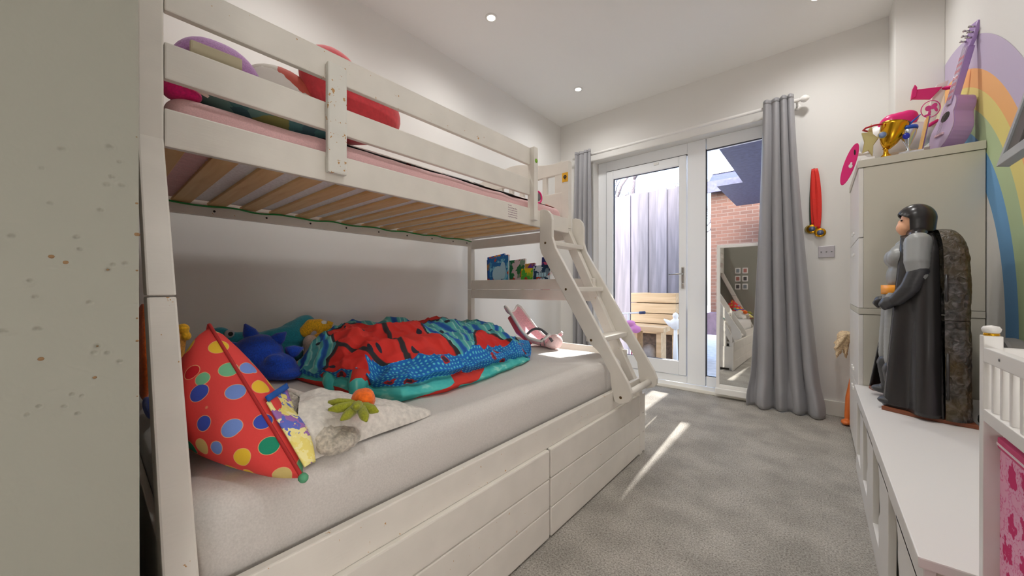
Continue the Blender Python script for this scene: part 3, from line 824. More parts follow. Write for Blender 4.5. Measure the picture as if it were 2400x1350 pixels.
# soft toys along the wall side
bt = thing('soft_toy', 'royal blue plush with short spikes, behind the polka dot cushion', 'toy', (-1.87, .5, .60))
blob('body', [('e', (-1.88, .49, .70), (.10, .10, .095)), ('e', (-1.80, .535, .655), (.09, .08, .06)), ('e', (-1.75, .515, .69), (.035, .035, .03)), ('e', (-1.78, .56, .63), (.12, .07, .03))], blue_f, bt, .008, 4)
for c, d in (((-1.90, .47, .79), (-.01, -.02, .05)), ((-1.86, .56, .765), (0, .035, .03)), ((-1.80, .60, .71), (.0, .045, .012)), ((-1.9, .40, .74), (0, -.04, .02))):
    c = Vector(c); d = Vector(d)
    MB().tube([c - d * .4, c + d * .3, c + d], [.032, .026, .004], 10).build('spike', blue_f, bt)
tt = thing('soft_toy', 'long teal plush dinosaur slumped along the wall behind blue toy', 'toy', (-2.1, .6, .60))
blob('body', [('c', [(-2.13, .42, .735), (-2.08, .56, .70), (-2.08, .68, .735), (-2.13, .775, .80)], [.06, .085, .075, .052]), ('e', (-2.06, .62, .665), (.1, .12, .065)), ('e', (-2.13, .40, .77), (.05, .05, .045))], teal_f, tt, .008, 5, .004)
ey = MB().ell((-2.075, .43, .785), (.012, .02, .02), 12).build('eye', plain('pale_grey_felt', (176, 176, 182), .7), tt)
MB().ell((-2.064, .432, .785), (.005, .010, .010), 10).build('pupil', dark, ey)
MB().ell((-2.11, .375, .79), (.02, .012, .012), 10).build('nostril', dark, tt)
yt = thing('soft_toy', 'mustard yellow and beige plush beside the teal dinosaur', 'toy', (-2.0, .77, .60))
blob('body', [('c', [(-2.03, .735, .77), (-2.02, .76, .805), (-2.02, .80, .80), (-2.0, .845, .755), (-1.98, .86, .70)], [.03, .03, .034, .036, .036]), ('e', (-2.0, .80, .68), (.06, .07, .08))], yellow_f, yt, .007, 3)
blob('belly', [('e', (-1.97, .74, .715), (.045, .035, .045)), ('e', (-1.965, .755, .66), (.06, .05, .05))], beige_f, yt, .007, 3)
MB().tube([(-2.0, .84, .785), (-1.995, .85, .815)], [.014, .016], 10).build('horn', yellow_f, yt)
MB().ell((-2.0, .815, .812), (.016, .018, .012), 10).build('horn', white_pl, yt)
st_ = thing('soft_toy', 'small brown and yellow soft toy peeping between post and polka cushion', 'toy', (-1.45, .175, .60))
blob('body', [('e', (-1.5, .17, .66), (.07, .03, .06)), ('c', [(-1.5, .172, .70), (-1.48, .176, .80), (-1.47, .178, .85)], [.026, .022, .024])], plain('tan_plush', (196, 140, 60), .9, .3, 150, .15), st_, .007, 3)
blob('mane', [('e', (-1.46, .190, .875), (.018, .016, .016)), ('e', (-1.455, .196, .852), (.014, .014, .014))], yellow_f, st_, .005, 2)
cushion('pillow', (-1.80, .130, .775), (.16, .020, .165), orange_f, 'rust orange cushion at the bed head, seen beside the partition', 'pillow', None, .7)
cushion('soft_toy', (-1.58, .126, .628), (.10, .011, .026), blue_f, 'flat bright blue cloth toy under the rust orange cushion', 'toy', None, .8)

# grey lovey with carrot
lv = thing('comforter_toy', 'pale grey plush rabbit comforter blanket beside the polka dot cushion', 'toy', (-1.0, .5, .60))
km = MB()
def lovey(u, v):
    # u along from the head to the tip, v across
    cx = -1.03 + .10 * u - .02 * math.sin(u * 3); cy = .36 + .34 * u
    wdt = .17 * (1 - u) ** .75 + .012; hgt = (.122 * (1 - u) ** .85 + .008) * (.82 + .18 * math.sin(min(1, u * 5) * math.pi / 2))
    a = math.pi * v
    dx, dy = math.cos(a) * wdt * .82, -math.cos(a) * wdt * .32
    p = Vector((cx + dx, cy + dy, .602 + math.sin(a) ** .8 * hgt))
    w = noise.noise(Vector((p.x * 26, p.y * 11, 2))) * .012 + abs(noise.noise(Vector((p.x * 60, p.y * 30, 5)))) * .006
    return p + Vector((0, 0, w * math.sin(a)))
km.grid(lovey, 60, 40)
km.build('blanket', knit_m, lv)
blob('fur_lining', [('e', (-.965, .372, .634), (.085, .055, .042)), ('e', (-.915, .40, .622), (.06, .06, .03)), ('e', (-1.06, .35, .655), (.06, .04, .045)), ('c', [(-1.15, .33, .66), (-1.10, .352, .69), (-1.03, .37, .668)], [.022, .026, .022])], fur_m, lv, .006, 2, .004, 90)
fld = MB()
fld.tube([(-1.17, .34, .705), (-1.13, .365, .712), (-1.08, .39, .70), (-1.04, .405, .712)], [.006, .009, .009, .005], 8)
fld.build('fold', knit_m, lv)
cr = thing('carrot_toy', 'knitted orange carrot with olive green leaves lying on grey comforter', 'toy', (-.92, .45, .68))
ax = Vector((-.06, .06, .015)).normalized(); c0 = Vector((-.905, .462, .70))
MB().tube([c0 - ax * .012, c0, c0 + ax * .02, c0 + ax * .042, c0 + ax * .055], [.012, .027, .031, .022, .006], 18).build('root', orange_f, cr)
for d in ((-.03, -.05, .012), (.0, -.062, .006), (.045, -.058, -.004), (.065, -.02, -.012), (.05, .012, -.006), (.04, -.03, .012)):
    d = Vector(d) * 1.2; q = c0 - ax * .01
    MB().tube([q, q + d * .35, q + d * .75, q + d * 1.05], [.006, .0125, .0115, .003], 10).build('leaf', leaf_f, cr)

# crumpled duvet
dv = thing('duvet', 'crumpled red, teal and blue patterned duvet heaped on the lower bunk', 'duvet', (-1.6, 1.1, .60))
FRONT = [(0, (-1.74, .585)), (.2, (-1.30, .628)), (.36, (-1.085, .70)), (.6, (-1.07, 1.0)), (.85, (-1.125, 1.33)), (1, (-1.2, 1.56))]
BACK = [(0, (-1.93, .70)), (.2, (-2.02, .90)), (.36, (-2.15, .95)), (.6, (-2.15, 1.3)), (.85, (-2.05, 1.72)), (1, (-1.72, 1.99))]
HH = [(0, .05), (.06, .13), (.16, .185), (.3, .20), (.55, .195), (.8, .175), (.93, .15), (1, .04)]
SEC = [(0, 0, 0), (.04, .015, .45), (.10, .05, .8), (.18, .13, .98), (.34, .35, 1.0), (.5, .58, .92), (.6, .75, .80), (.66, .85, .66), (.70, .89, .54), (.74, .93, .49), (.80, .985, .40), (.84, .965, .30), (.87, .95, .23), (.90, .985, .2), (.95, 1.01, .11), (1, .985, .0)]
def sec(v):
    for a, b in zip(SEC, SEC[1:]):
        if v <= b[0]:
            k = (v - a[0]) / (b[0] - a[0]); return a[1] + (b[1] - a[1]) * k, a[2] + (b[2] - a[2]) * k
    return SEC[-1][1:]
def duvf(u, v):
    fx, fy = lerp_curve(FRONT, u); bx, by = lerp_curve(BACK, u); h = lerp_curve(HH, u)
    s, z = sec(v)
    ragged = .035 * noise.noise(Vector((u * 7, 3.3, 0))) * (v > .6) + .008 * noise.noise(Vector((u * 20, 1.3, 0))) * (v > .6)
    x, y = bx + (fx - bx) * (s + ragged), by + (fy - by) * (s + ragged)
    x -= .005 * math.cos(u * 30) * (v > .62)
    p = Vector((x, y, .602 + h * z))
    n1 = noise.noise(Vector((x * 7, y * 6, 1))); n2 = noise.noise(Vector((x * 16 + y * 5, y * 13 - x * 4, 2))); n3 = noise.noise(Vector((x * 34, y * 30, z * 3)))
    amp = min(1, z * 2.2)
    rid = (1 - abs(noise.noise(Vector((x * 9 + y * 4, y * 11, 7)))) * 2) ** 3
    p.z += amp * (.034 * n1 + .014 * n2 + .003 * n3 + .014 * rid)
    p.x += amp * .014 * noise.noise(Vector((u * 9, v * 18, 9)))
    p.z = max(p.z, .602)
    return p
NU, NV = 220, 110
dm = MB().grid(duvf, NU, NV, 0, False, lambda u, v: 0 if v < .69 + .02 * math.sin(u * 13) + (.10 if u < .27 else 0) else (1 if v < .87 else 2))
dm.build('cover', duvet_mats, dv, uv=[(i / NU * 1.25 + .42, j / NV * .9 + .2) for j in range(NV + 1) for i in range(NU + 1)])
def capf(u, v):
    p0 = duvf(0, v); c = Vector((-1.84, .635, .62)); return p0.lerp(c, u)
def capg(u, v):
    p0 = duvf(1, v); c = Vector((-1.42, 1.79, .66)); q = p0.lerp(c, u); return q + Vector((.02, .03, 0)) * math.sin(u * 2)
for q_ in (capf, capg):
    cap = MB().grid(q_, 6, 60, 1)
    cap.build('folded_end', duvet_mats, dv, uv=[(v.x * 1.1, v.y * .9 + v.z) for v in cap.v])
for c, e in (((-1.50, .66, .64), (-1.42, .60, .605)), ((-1.30, .67, .66), (-1.26, .615, .605))):
    tl = MB().tube([Vector(c), Vector(c).lerp(Vector(e), .6) + Vector((0, 0, .01)), e], [.05, .036, .012], 12)
    tl.build('corner', duvet_mats[2], dv, uv=[(v.x * 2, v.y * 2) for v in tl.v])

# pink dolls' carrier at the far end of the mattress
ca = thing('doll_carrier', 'pink padded dolls\' car seat with handle at the far mattress end', 'toy', (-1.52, 2.0, .60))
shell = MB()
def shellf(u, v):
    # u across width, v along the length from the back top to the foot
    pr = [(0, (-1.80, .835)), (.12, (-1.77, .83)), (.5, (-1.62, .675)), (.62, (-1.55, .625)), (.8, (-1.44, .612)), (1, (-1.37, .675))]
    x, z = lerp_curve(pr, v)
    w = .095 * (1 - .35 * abs(v - .55)); a = (u - .5) * 2
    return Vector((x + .0, 2.0 + a * w, z + .05 * abs(a) ** 2.5 * (1 - .5 * v)))
shell.grid(shellf, 14, 30)
shell.build('seat_pad', pinkseat, ca, solid=.02)
rim = MB()
for s in (0, 1): rim.tube([shellf(s, i / 16) + Vector((0, 0, .008)) for i in range(17)], .011, 8)
rim.tube([shellf(i / 8, 0) + Vector((0, 0, .008)) for i in range(9)], .011, 8)
rim.build('rim', white_pl, ca)
MB().tube([shellf(.5, .05) + Vector((0, -.03, -.03)), shellf(.5, .35) + Vector((0, -.05, -.03)), shellf(.5, .6) + Vector((0, -.05, -.012))], [.02, .03, .02], 10).build('underside', plain('coral_plastic', (236, 90, 110), .5), ca)
MB().tube([(-1.60 + .25 * t, 1.925 + .15 * t * 0, .63 + .11 * math.sin(math.pi * (.12 + .8 * t))) for t in [i / 16 for i in range(17)]], .010, 8).build('handle', plain('charcoal_foam', (92, 92, 96), .7), ca)
blob('bag', [('e', (-1.36, 1.97, .655), (.06, .05, .05)), ('e', (-1.37, 1.96, .63), (.065, .05, .03))], plain('blush_fabric', (248, 214, 214), .8, .2, 100, .04), ca, .007, 3)
MB().tube([(-1.45, 1.915, .62), (-1.445, 1.91, .66), (-1.43, 1.91, .675), (-1.415, 1.91, .66), (-1.41, 1.912, .625)], .004, 6).build('strap', greypl, ca)

ca.scale = (.9, .9, .9); ca.location.x += .07

# books facing out on the ledge behind the bed end
BK_ = [(-2.225, .20, .24, 14, (34, 34, 40), (60, 60, 66), 'black covered book at the window end of the book ledge, mostly hidden', 0), (-2.19, .20, .262, 13, (20, 84, 170), (226, 140, 30), 'tall blue book with orange spine edge, second on the ledge', .012),
       (-2.14, .21, .255, 10, (30, 110, 180), (120, 196, 224), 'large blue picture book with a pale sea creature cover', .024), (-1.955, .17, .235, 6, (44, 120, 70), (210, 190, 196), 'green book with pale floral cover right of the sea picture book', .012),
       (-1.845, .155, .20, 5, (96, 44, 150), (200, 150, 60), 'purple book standing behind the small green book', .012), (-1.80, .115, .165, 4, (80, 176, 60), (236, 206, 30), 'small bright green book with yellow corner', .024),
       (-1.69, .16, .185, 3, (24, 62, 96), (200, 216, 230), 'dark navy book with white wording beside the ladder rail', .02), (-1.64, .075, .255, 2, (30, 40, 110), (220, 90, 130), 'narrow navy and pink book rising behind the navy book', .006)]
for i, (x, w, h, lean, c, c2, l, dy) in enumerate(BK_):
    t = thing('book', l, 'book', (x, 2.25, .975), 'picture books on the bed end ledge')
    m4 = Matrix.Translation((x, 2.30 - dy * 2.6, .977 + w * math.sin(R(lean * .55)))) @ Matrix.Rotation(R(-6), 4, 'X') @ Matrix.Rotation(R(lean * -.55), 4, 'Y')
    k = patches('book_cover_%d' % i, [c, c, c2, c, tuple((a + b) // 2 for a, b in zip(c, c2)), c2, (200, 70, 50), c], 24)
    MB().box((0, -.008, 0), (w, -.0065, h)).box((0, .0065, 0), (w, .008, h)).box((-.001, -.008, 0), (.0015, .008, h)).xf(m4).build('cover', k, t)
    MB().box((.0016, -.0064, .003), (w - .003, .0064, h - .003)).xf(m4).build('pages', plain('paper', (232, 226, 212), .9), t)
    if i in (2, 6):
        p_ = MB()
        if i == 2: p_.ell((w * .45, -.0085, h * .42), (w * .3, .0006, h * .26), 14).ell((w * .72, -.0086, h * .5), (w * .16, .0006, h * .3), 12)
        else:
            for a in range(4): p_.box((w * (.2 + .15 * a), -.0088, h * .52), (w * (.31 + .15 * a), -.008, h * .68))
            for a in range(3): p_.box((w * (.28 + .15 * a), -.0088, h * .34), (w * (.39 + .15 * a), -.008, h * .45))
        p_.xf(m4).build('cover_print', plain('cover_pale_%d' % i, (176, 216, 236), .6), t)
fg = thing('small_ornament', 'tiny dark and orange ornament on the ledge seen between ladder rails', 'ornament', (-1.40, 2.27, .975))
MB().lathe([(.022, 0), (.024, .01), (.012, .03), (.02, .06), (.02, .1), (.006, .12)], (-1.40, 2.27, .9755), 14).build('body', plain('amber_glaze', (190, 120, 50), .4), fg)
MB().lathe([(.0205, .06), (.0215, .08), (.0205, .1)], (-1.40, 2.27, .9755), 14).build('collar', dark, fg)

# ------------------------------------------------------------------ window dressing
rd = thing('curtain_rod', 'white curtain pole with ball finial above the garden door', 'curtain rod', (-1.1, 3.70, 2.5))
MB().tube([(-2.20, 3.70, 2.50), (-.12, 3.70, 2.50)], .014, 14).build('pole', white_pl, rd)
MB().lathe([(.0, -.03), (.014, -.024), (.026, -.008), (.028, .006), (.02, .022), (.01, .03), (.012, .04), (.0, .04)], (-.085, 3.70, 2.50), 18, 0, rot('Y', -90)).build('finial', white_pl, rd)
for x in (-2.18, -.135): MB().tube([(x, 3.70, 2.50), (x, 3.775, 2.475)], .008, 8).lathe([(.0, 0), (.026, 0), (.026, .008), (.0, .008)], (x, 3.78, 2.475), 14, 0, rot('X', 90)).build('bracket', white_pl, rd)
def curtain(name, tx0, tx1, bx0, bx1, ztop, folds, amp, label, swirl=0, seed=0):
    mb = MB()
    def f(u, v):
        t = v; ease = t ** 1.25
        x0 = tx0 + (bx0 - tx0) * ease; x1 = tx1 + (bx1 - tx1) * ease
        z = ztop - (ztop - .006) * t
        ph = folds * 2 * math.pi * u + 1.1 * math.sin(t * 2.2 + seed) + .9 * math.sin(u * 5 + seed + t * 1.5)
        a = amp * (.55 + .75 * t) * (1 + .35 * math.sin(u * 9 + t * 4 + seed))
        y = 3.672 + a * math.sin(ph) - .03 * t
        x = x0 + (x1 - x0) * u + .25 * a * math.cos(ph)
        crease = noise.noise(Vector((u * 5, t * 9, seed))) * .012 * max(0, t - .35) * 2
        bell = .03 * math.exp(-((t - .97) / .05) ** 2)
        y += crease - bell * abs(math.sin(ph))
        x += (u - .5) * bell * 1.2
        return (x, min(y, 3.73), z)
    mb.grid(f, folds * 26, 90)
    t = thing(name, label, 'curtain', ((tx0 + tx1) / 2, 3.68, 0), 'grey blackout curtains')
    mb.build('drape', curtain_m, t, solid=.003)
    hd = MB().grid(lambda u, v: tuple(Vector(f(u, v * .012)) + Vector((0, -.004, 0))), folds * 26, 3); hd.build('header_tape', curtain_m, t, solid=.002)
curtain('curtain', -.355, -.155, -.455, .015, 2.552, 4, .034, 'grey curtain bunched right of the window, pooling wide at the floor', seed=1.7)
curtain('curtain', -2.165, -1.955, -2.18, -1.93, 2.552, 4, .030, 'grey curtain hanging left of the garden door behind the bunk bed', seed=.4)

mr = thing('standing_mirror', 'white framed full length mirror standing before the fixed window', 'mirror', (-.53, 3.74, .034))
tilt = Matrix.Translation((0, 3.735, .085)) @ Matrix.Rotation(R(-1.0), 4, 'X') @ Matrix.Translation((0, -3.735, -.085))
MX0, MX1 = -.712, -.345
MB().box((MX0 - .005, 3.69, .0345), (MX1 + .005, 3.80, .088)).build('base', white_pl, mr, .006)
f_ = MB().box((MX0, 3.72, .088), (MX0 + .026, 3.75, 1.385)).box((MX1 - .026, 3.72, .088), (MX1, 3.75, 1.385)).box((MX0 + .026, 3.72, 1.357), (MX1 - .026, 3.75, 1.385)).box((MX0 + .026, 3.72, .088), (MX1 - .026, 3.75, .116))
f_.xf(tilt).build('frame', white_pl, mr, .003)
MB().box((MX0 + .026, 3.735, .116), (MX1 - .026, 3.74, 1.357)).xf(tilt).build('mirror_glass', mirror_m, mr)

# medals, socket
for i, (dx, c, l) in enumerate(((-.012, (60, 74, 60), 'dark green ribbon medal hanging behind the red ribbon medals'), (.0, (226, 34, 14), 'gold medal on a bright red ribbon, left of the hanging pair'), (.018, (206, 26, 10), 'gold medal on a red ribbon, lowest of the hanging bunch'))):
    t = thing('medal', l, 'medal', (-.03 + dx, 3.772, 1.93), 'medals hanging on the window wall')
    rm = red_rib if i else cloth('green_ribbon', c, 300, .1, .06)
    y = 3.772 - .006 * i; z1 = 1.50 - .035 * (i == 2)
    rb_ = MB()
    for s in (-1, 1):
        def rf(u, v, s=s):
            k = math.sin(math.pi * min(1, v * 1.05)) ** .7
            return (-.028 + dx * v + s * (.012 + .022 * k) * (.5 + .2 * s) + (u - .5) * .026, y - .006 * k * (1 + .2 * s), 1.945 - (1.945 - z1) * v)
        rb_.grid(rf, 4, 24)
    rb_.build('ribbon', rm, t, solid=.002)
    cx = -.028 + dx + (.02 if i == 2 else -.012); cz = z1 - .034
    MB().lathe([(.0, -.003), (.033, -.003), (.036, 0), (.033, .003), (.0, .003)], (cx, y - .004, cz), 24, 0, rot('X', 90)).build('disc', gold if i else palegold, t)
    MB().lathe([(.0, 0), (.021, 0), (.021, .0015), (.0, .0015)], (cx, y - .007, cz), 18, 0, rot('X', 90)).build('disc_centre', plain('medal_blue', (70, 80, 110), .4), t)
MB().ell((-.028, 3.777, 1.95), (.006, .004, .006), 8).build('trim_nail', chrome)['kind'] = 'structure'
so = thing('wall_socket', 'silver double switch plate on the wall right of the curtain', 'socket', (.047, 3.78, 1.28))
box('plate', (-.002, 3.772, 1.234), (.096, 3.7795, 1.325), plain('satin_steel', (188, 184, 190), .3, metal=.4), so, .003)
for x in (.016, .047, .078): MB().lathe([(.0, 0), (.005, 0), (.005, .002), (.0, .002)], (x, 3.772, 1.279), 12, 0, rot('X', 90)).build('screw', greypl, so)

# small framed pictures on the partition's room side (seen in the mirror)
n = 0
for r_ in range(3):
    for c in range(2):
        n += 1
        t = thing('picture_frame', 'small framed photo on the partition wall, %s row, %s column, reflected in the mirror' % (('top', 'middle', 'bottom')[r_], ('inner', 'outer')[c]), 'picture', (-.98 - c * .11, .044, 1.38 - r_ * .14), 'small framed photos reflected in the mirror')
        x = -.98 - c * .11; z = 1.42 - r_ * .14
        MB().box((x - .04, .0418, z - .05), (x + .04, .049, z + .05)).build('frame', furn_white, t, .003)
        MB().box((x - .026, .0492, z - .034), (x + .026, .0498, z + .034)).build('photo', plain('photo_%d' % (n % 3), ((70, 66, 66), (170, 110, 100), (120, 126, 130))[n % 3], .5), t)

# ------------------------------------------------------------------ right side furniture
cb = thing('cabinet', 'tall off-white storage cabinet beside the painted rainbow', 'cabinet', (.385, 3.1, 0))
CX0, CX1, CY0, CY1 = .168, .604, 2.76, 3.46
box('upper_carcass', (CX0 + .02, CY0, .886), (CX1, CY1, 1.655), cab_white, cb, .002)
box('lower_carcass', (CX0 + .02, CY0, .03), (CX1, CY1, .85), cab_white, cb, .002)
box('middle_board', (CX0, CY0 - .003, .852), (CX1, CY1, .884), cab_white, cb, .002)
box('top_board', (CX0 - .004, CY0 - .005, 1.657), (CX1 + .001, CY1, 1.697), cab_white, cb, .002)
box('plinth', (CX0 + .03, CY0 + .02, 0), (CX1, CY1, .03), cab_white, cb, 0)
for z0, z1, kz in ((.03, .44, .38), (.445, .85, .50), (.886, 1.27, 1.20), (1.275, 1.655, 1.33)):
    for y0, y1, ky in ((CY0, 3.108, 3.06), (3.112, CY1, 3.16)):
        d = box('door', (CX0, y0, z0), (CX0 + .02, y1, z1), furn_white, cb, .003)
        MB().box((CX0 - .008, ky - .02, kz - .008), (CX0, ky + .02, kz + .008)).build('handle', white_pl, d, .002)

bn = thing('bench', 'low white bench with cut-out slatted front along the right wall', 'bench', (.38, 1.9, 0))
box('top_board', (.152, 1.075, .440), (XR - .004, 2.754, .462), furn_white, bn, .003)
bp = MB()
front = [(1.08, 1.395), (1.555, 1.777), (1.955, 2.178), (2.36, 2.50), (2.70, 2.754)]
for i, (a, b) in enumerate(front):
    # shaped pickets: one long edge straight, the other waisted
    pts = []
    n_ = 26
    for k in range(n_ + 1):
        z = .09 + .30 * k / n_
        wv = .022 * math.sin(k / n_ * math.pi * 2.5) + .012 * math.cos(k / n_ * math.pi * 6) if i in (0, 1, 2) else .03 * math.sin(k / n_ * math.pi)
        pts.append((b - .01 + (0 if i == 4 else wv * .8), z))
    poly = [(a, .39), (a, .09)] + pts
    MB().prism(poly, 'x', .16, .178).build('front_board', furn_white, bn, .002)
box('front_rail', (.16, 1.08, .38), (.178, 2.754, .440), furn_white, bn, .002)
box('bottom_rail', (.16, 1.08, .0), (.178, 2.754, .095), furn_white, bn, .002)
box('inner_panel', (.20, 1.09, .0), (.212, 2.75, .438), cab_white, bn, 0)
MB().box((.178, 1.08, 0), (.59, 1.095, .03)).box((.178, 1.08, .41), (.59, 1.095, .44)).box((.575, 1.08, .03), (.60, 1.095, .41)).build('end_frame', cab_white, bn, .002)
box('end_panel', (.178, 1.13, .0), (.60, 1.14, .438), plain('end_board', (176, 162, 140), .6), bn, 0)
box('rear_panel', (.592, 1.09, 0), (.603, 2.75, .438), cab_white, bn, 0)

# caped toy figure case
fy = 2.43
tf = thing('toy_figure', 'large caped toy figure case with grey suit and orange belt on bench', 'toy', (.34, fy, .462))
foot = [(.205, 2.70), (.215, 2.655), (.25, 2.62), (.255, 2.37), (.232, 2.315), (.212, 2.265), (.30, 2.215), (.375, 2.19), (.462, 2.175), (.462, 2.69), (.375, 2.72), (.28, 2.73)]
MB().prism(foot, 'z', .4625, .478).build('base', brownm, tf, .002)
cp = MB()
def capef(u, v):
    """u: round from far front edge over the back to near front edge, v: from shoulders to hem"""
    a = math.pi * (.5 + (u - .5) * 2 * 1.0)      # 0..  2pi style half ellipse opening to -x
    t = v ** .9
    hw = .135 + .115 * t ** .8; dp = .045 + .04 * t
    # near and far front edges sweep forward toward the hem
    ang = R(-150 + 268 * u)
    ca, sa = math.cos(ang), math.sin(ang)
    x = .372 + ca * (dp if ca > 0 else (.10 + .06 * t if sa < 0 else .12 + .235 * t))
    y = fy + sa * hw * (1.0 if sa < 0 else 1 + .2 * t)
    fold = .016 * t * math.sin(u * 40 + 1.2)
    x += fold * math.cos(ang); y += fold * math.sin(ang)
    z = 1.232 - (1.232 - .478) * v
    if v < .12: k = 1 - v / .12; y = fy + (y - fy) * (1 - .55 * k * k); z += .028 * (1 - k) * 0 
    if x > .372: x = min(x, .376)
    return (x, y, z)
cp.grid(capef, 110, 50)
cp.build('cape', cape_m, tf, solid=.006)
# suit: one continuous body
blob('suit', [('e', (.300, fy, 1.13), (.058, .098, .075)), ('e', (.268, fy - .042, 1.135), (.032, .05, .042)), ('e', (.268, fy + .042, 1.135), (.032, .05, .042)), ('e', (.285, fy, 1.05), (.045, .078, .07)), ('e', (.29, fy, .96), (.048, .085, .06)), ('e', (.33, fy, 1.215), (.035, .06, .035)),
              ('c', [(.285, fy - .05, .95), (.275, fy - .07, .80), (.262, fy - .085, .68), (.285, fy - .09, .50)], [.055, .05, .038, .030]), ('c', [(.285, fy + .05, .95), (.275, fy + .08, .80), (.262, fy + .11, .68), (.275, fy + .14, .50)], [.055, .05, .038, .030]),
              ('c', [(.325, fy - .125, 1.19), (.318, fy - .152, 1.11), (.322, fy - .158, 1.05)], [.046, .042, .034]), ('c', [(.325, fy + .125, 1.19), (.318, fy + .152, 1.11), (.322, fy + .158, 1.05)], [.046, .042, .034])], armour_m, tf, .006, 5)
for s in (-1, 1):
    g = blob('glove', [('c', [(.322, fy + s * .158, 1.065), (.30, fy + s * .157, 1.0), (.262, fy + s * .13, .945)], [.036, .034, .026]), ('e', (.235, fy + s * .115, .93), (.026, .028, .028))]
             + [('c', [(.226 + .0 * q, fy + s * .115 + (q - 1.5) * .012, .938), (.213, fy + s * .115 + (q - 1.5) * .012, .922), (.226, fy + s * .115 + (q - 1.5) * .012, .903)], [.0085, .008, .007]) for q in range(4)]
             + [('c', [(.232, fy + s * .09, .94), (.215, fy + s * .09, .932)], [.009, .007])], glove_m, tf, .005, 2)
    blob('boot', [('c', [(.262, fy + s * .10 - .0, .63), (.28, fy + s * .115, .50)], [.045, .042]), ('e', (.25, fy + s * .125, .498), (.05, .038, .022))], glove_m, tf, .006, 3)
bel = MB()
def beltf(u, v):
    a = R(100 + 160 * u); return (.287 + math.cos(a) * .056, fy + math.sin(a) * .094, .968 + .042 * v)
bel.grid(beltf, 24, 2)
lab(bel.build('belt', beltm, tf, solid=.012), 'orange belt')
# head: plain rounded hood around an open face
blob('head', [('e', (.33, fy, 1.30), (.044, .044, .058)), ('e', (.300, fy, 1.272), (.028, .03, .03)), ('e', (.287, fy, 1.296), (.009, .008, .012)), ('c', [(.335, fy, 1.26), (.335, fy, 1.215)], [.032, .038]), ('e', (.30, fy, 1.25), (.018, .02, .014))], skin_m, tf, .004, 2)
hood = MB()
def hoodf(u, v):
    # smooth rounded hood over crown, back and sides of the head, open at the face (-x)
    t = math.pi * v * .80; op = .36 * min(1, max(0, v - .40) / .20)
    a = R(180) + op * math.pi + u * 2 * math.pi * (1 - op)
    rr = math.sin(t) if t < 1.57 else 1 - .10 * (t - 1.57)
    z = 1.305 + .068 * math.cos(t) - .03 * max(0, v - .8)
    return (.336 + .061 * rr * math.cos(a), fy + .054 * rr * math.sin(a), z)
hood.grid(hoodf, 44, 34)
hood.build('hood', cape_m, tf, solid=.007)
ey = MB()
for s in (-1, 1): ey.ell((.289, fy + s * .017, 1.304), (.004, .006, .004), 8)
ey.build('eyes', dark, tf)
MB().tube([(.281, fy - .012, 1.264), (.277, fy, 1.2635), (.281, fy + .012, 1.264)], .0016, 6).build('mouth', plain('lip', (170, 96, 84), .6), tf)
blob('collar', [('c', [(.33, fy - .10, 1.205), (.335, fy - .05, 1.232), (.335, fy, 1.238), (.335, fy + .05, 1.232), (.33, fy + .10, 1.205)], [.03, .034, .036, .034, .03])], cape_m, tf, .006, 3)
# moulded rock back shell, two hinged halves
def rockhalf(nm, z0, z1):
    mb = MB()
    def f(u, v):
        z = z0 + (z1 - z0) * v
        top = 1.245; hw = .215 + .045 * (1 - (z - .478) / .77); dp = .084
        k = 1.0
        if z > 1.10:
            q = (z - 1.10) / (top - 1.10); k = math.sqrt(max(.0, 1 - q ** 2.4)) * .9 + .1 * (1 - q)
        a = R(-90 + 180 * u)
        ca, sa = math.cos(a), math.sin(a)
        r = 1 + .035 * noise.noise(Vector((sa * 6, z * 16, ca * 5))) + .02 * noise.noise(Vector((sa * 18, z * 40, 2)))
        return (.380 + dp * (.35 + .65 * k) * abs(ca) ** .4 * r, fy + math.copysign(abs(sa) ** .5, sa) * hw * (.45 + .55 * k) * r, z)
    mb.grid(f, 60, 60)
    b = [f(i / 60, 0) for i in range(61)]; t = [f(i / 60, 1) for i in range(61)]
    mb.add([Vector(p) for p in t] + [Vector((.38, fy, z1))], [(i, i + 1, 61) for i in range(60)], 0, True)
    mb.build(nm, rock_m, tf)
rockhalf('rock_shell', .478, .866); rockhalf('rock_shell', .87, 1.245)
hng = MB().tube([(.386, 2.176, .56), (.386, 2.176, .74)], .005, 8).tube([(.386, 2.2, .9), (.386, 2.2, 1.05)], .005, 8)
hng.build('hinge', cape_m, tf)
sb = thing('strap', 'dark green black strap coil on the bench behind the toy figure', 'strap', (.53, 2.3, .462))
blob('webbing', [('c', [(.49, 2.24, .485), (.53, 2.30, .505), (.57, 2.26, .48)], [.02, .03, .016]), ('e', (.53, 2.28, .485), (.05, .06, .02))], plain('dark_webbing', (44, 50, 40), .8, .3, 90, .1), sb, .006, 3)

# grey rounded chair back seen past the cot, against the wall
gc = MB()
poly = [(2.52, .465)] + [(2.52 - .17 + .17 * math.cos(R(a)), .64 + .16 * math.sin(R(a))) for a in range(0, 181, 12)] + [(2.18, .465)]
gs = thing('storage_tub', 'grey rounded plastic tub against the wall behind the dolls\' cot', 'tub', (.57, 2.35, .462))
MB().prism(poly, 'x', .545, .602).build('tub_body', greypl, gs, .012)
MB().prism([(2.50, .47)] + [(2.35 + .15 * math.cos(R(a)), .64 + .14 * math.sin(R(a))) for a in range(0, 181, 12)] + [(2.20, .47)], 'x', .538, .546).build('tub_front', plain('grey_plastic_panel', (132, 128, 124), .5), gs, .002)

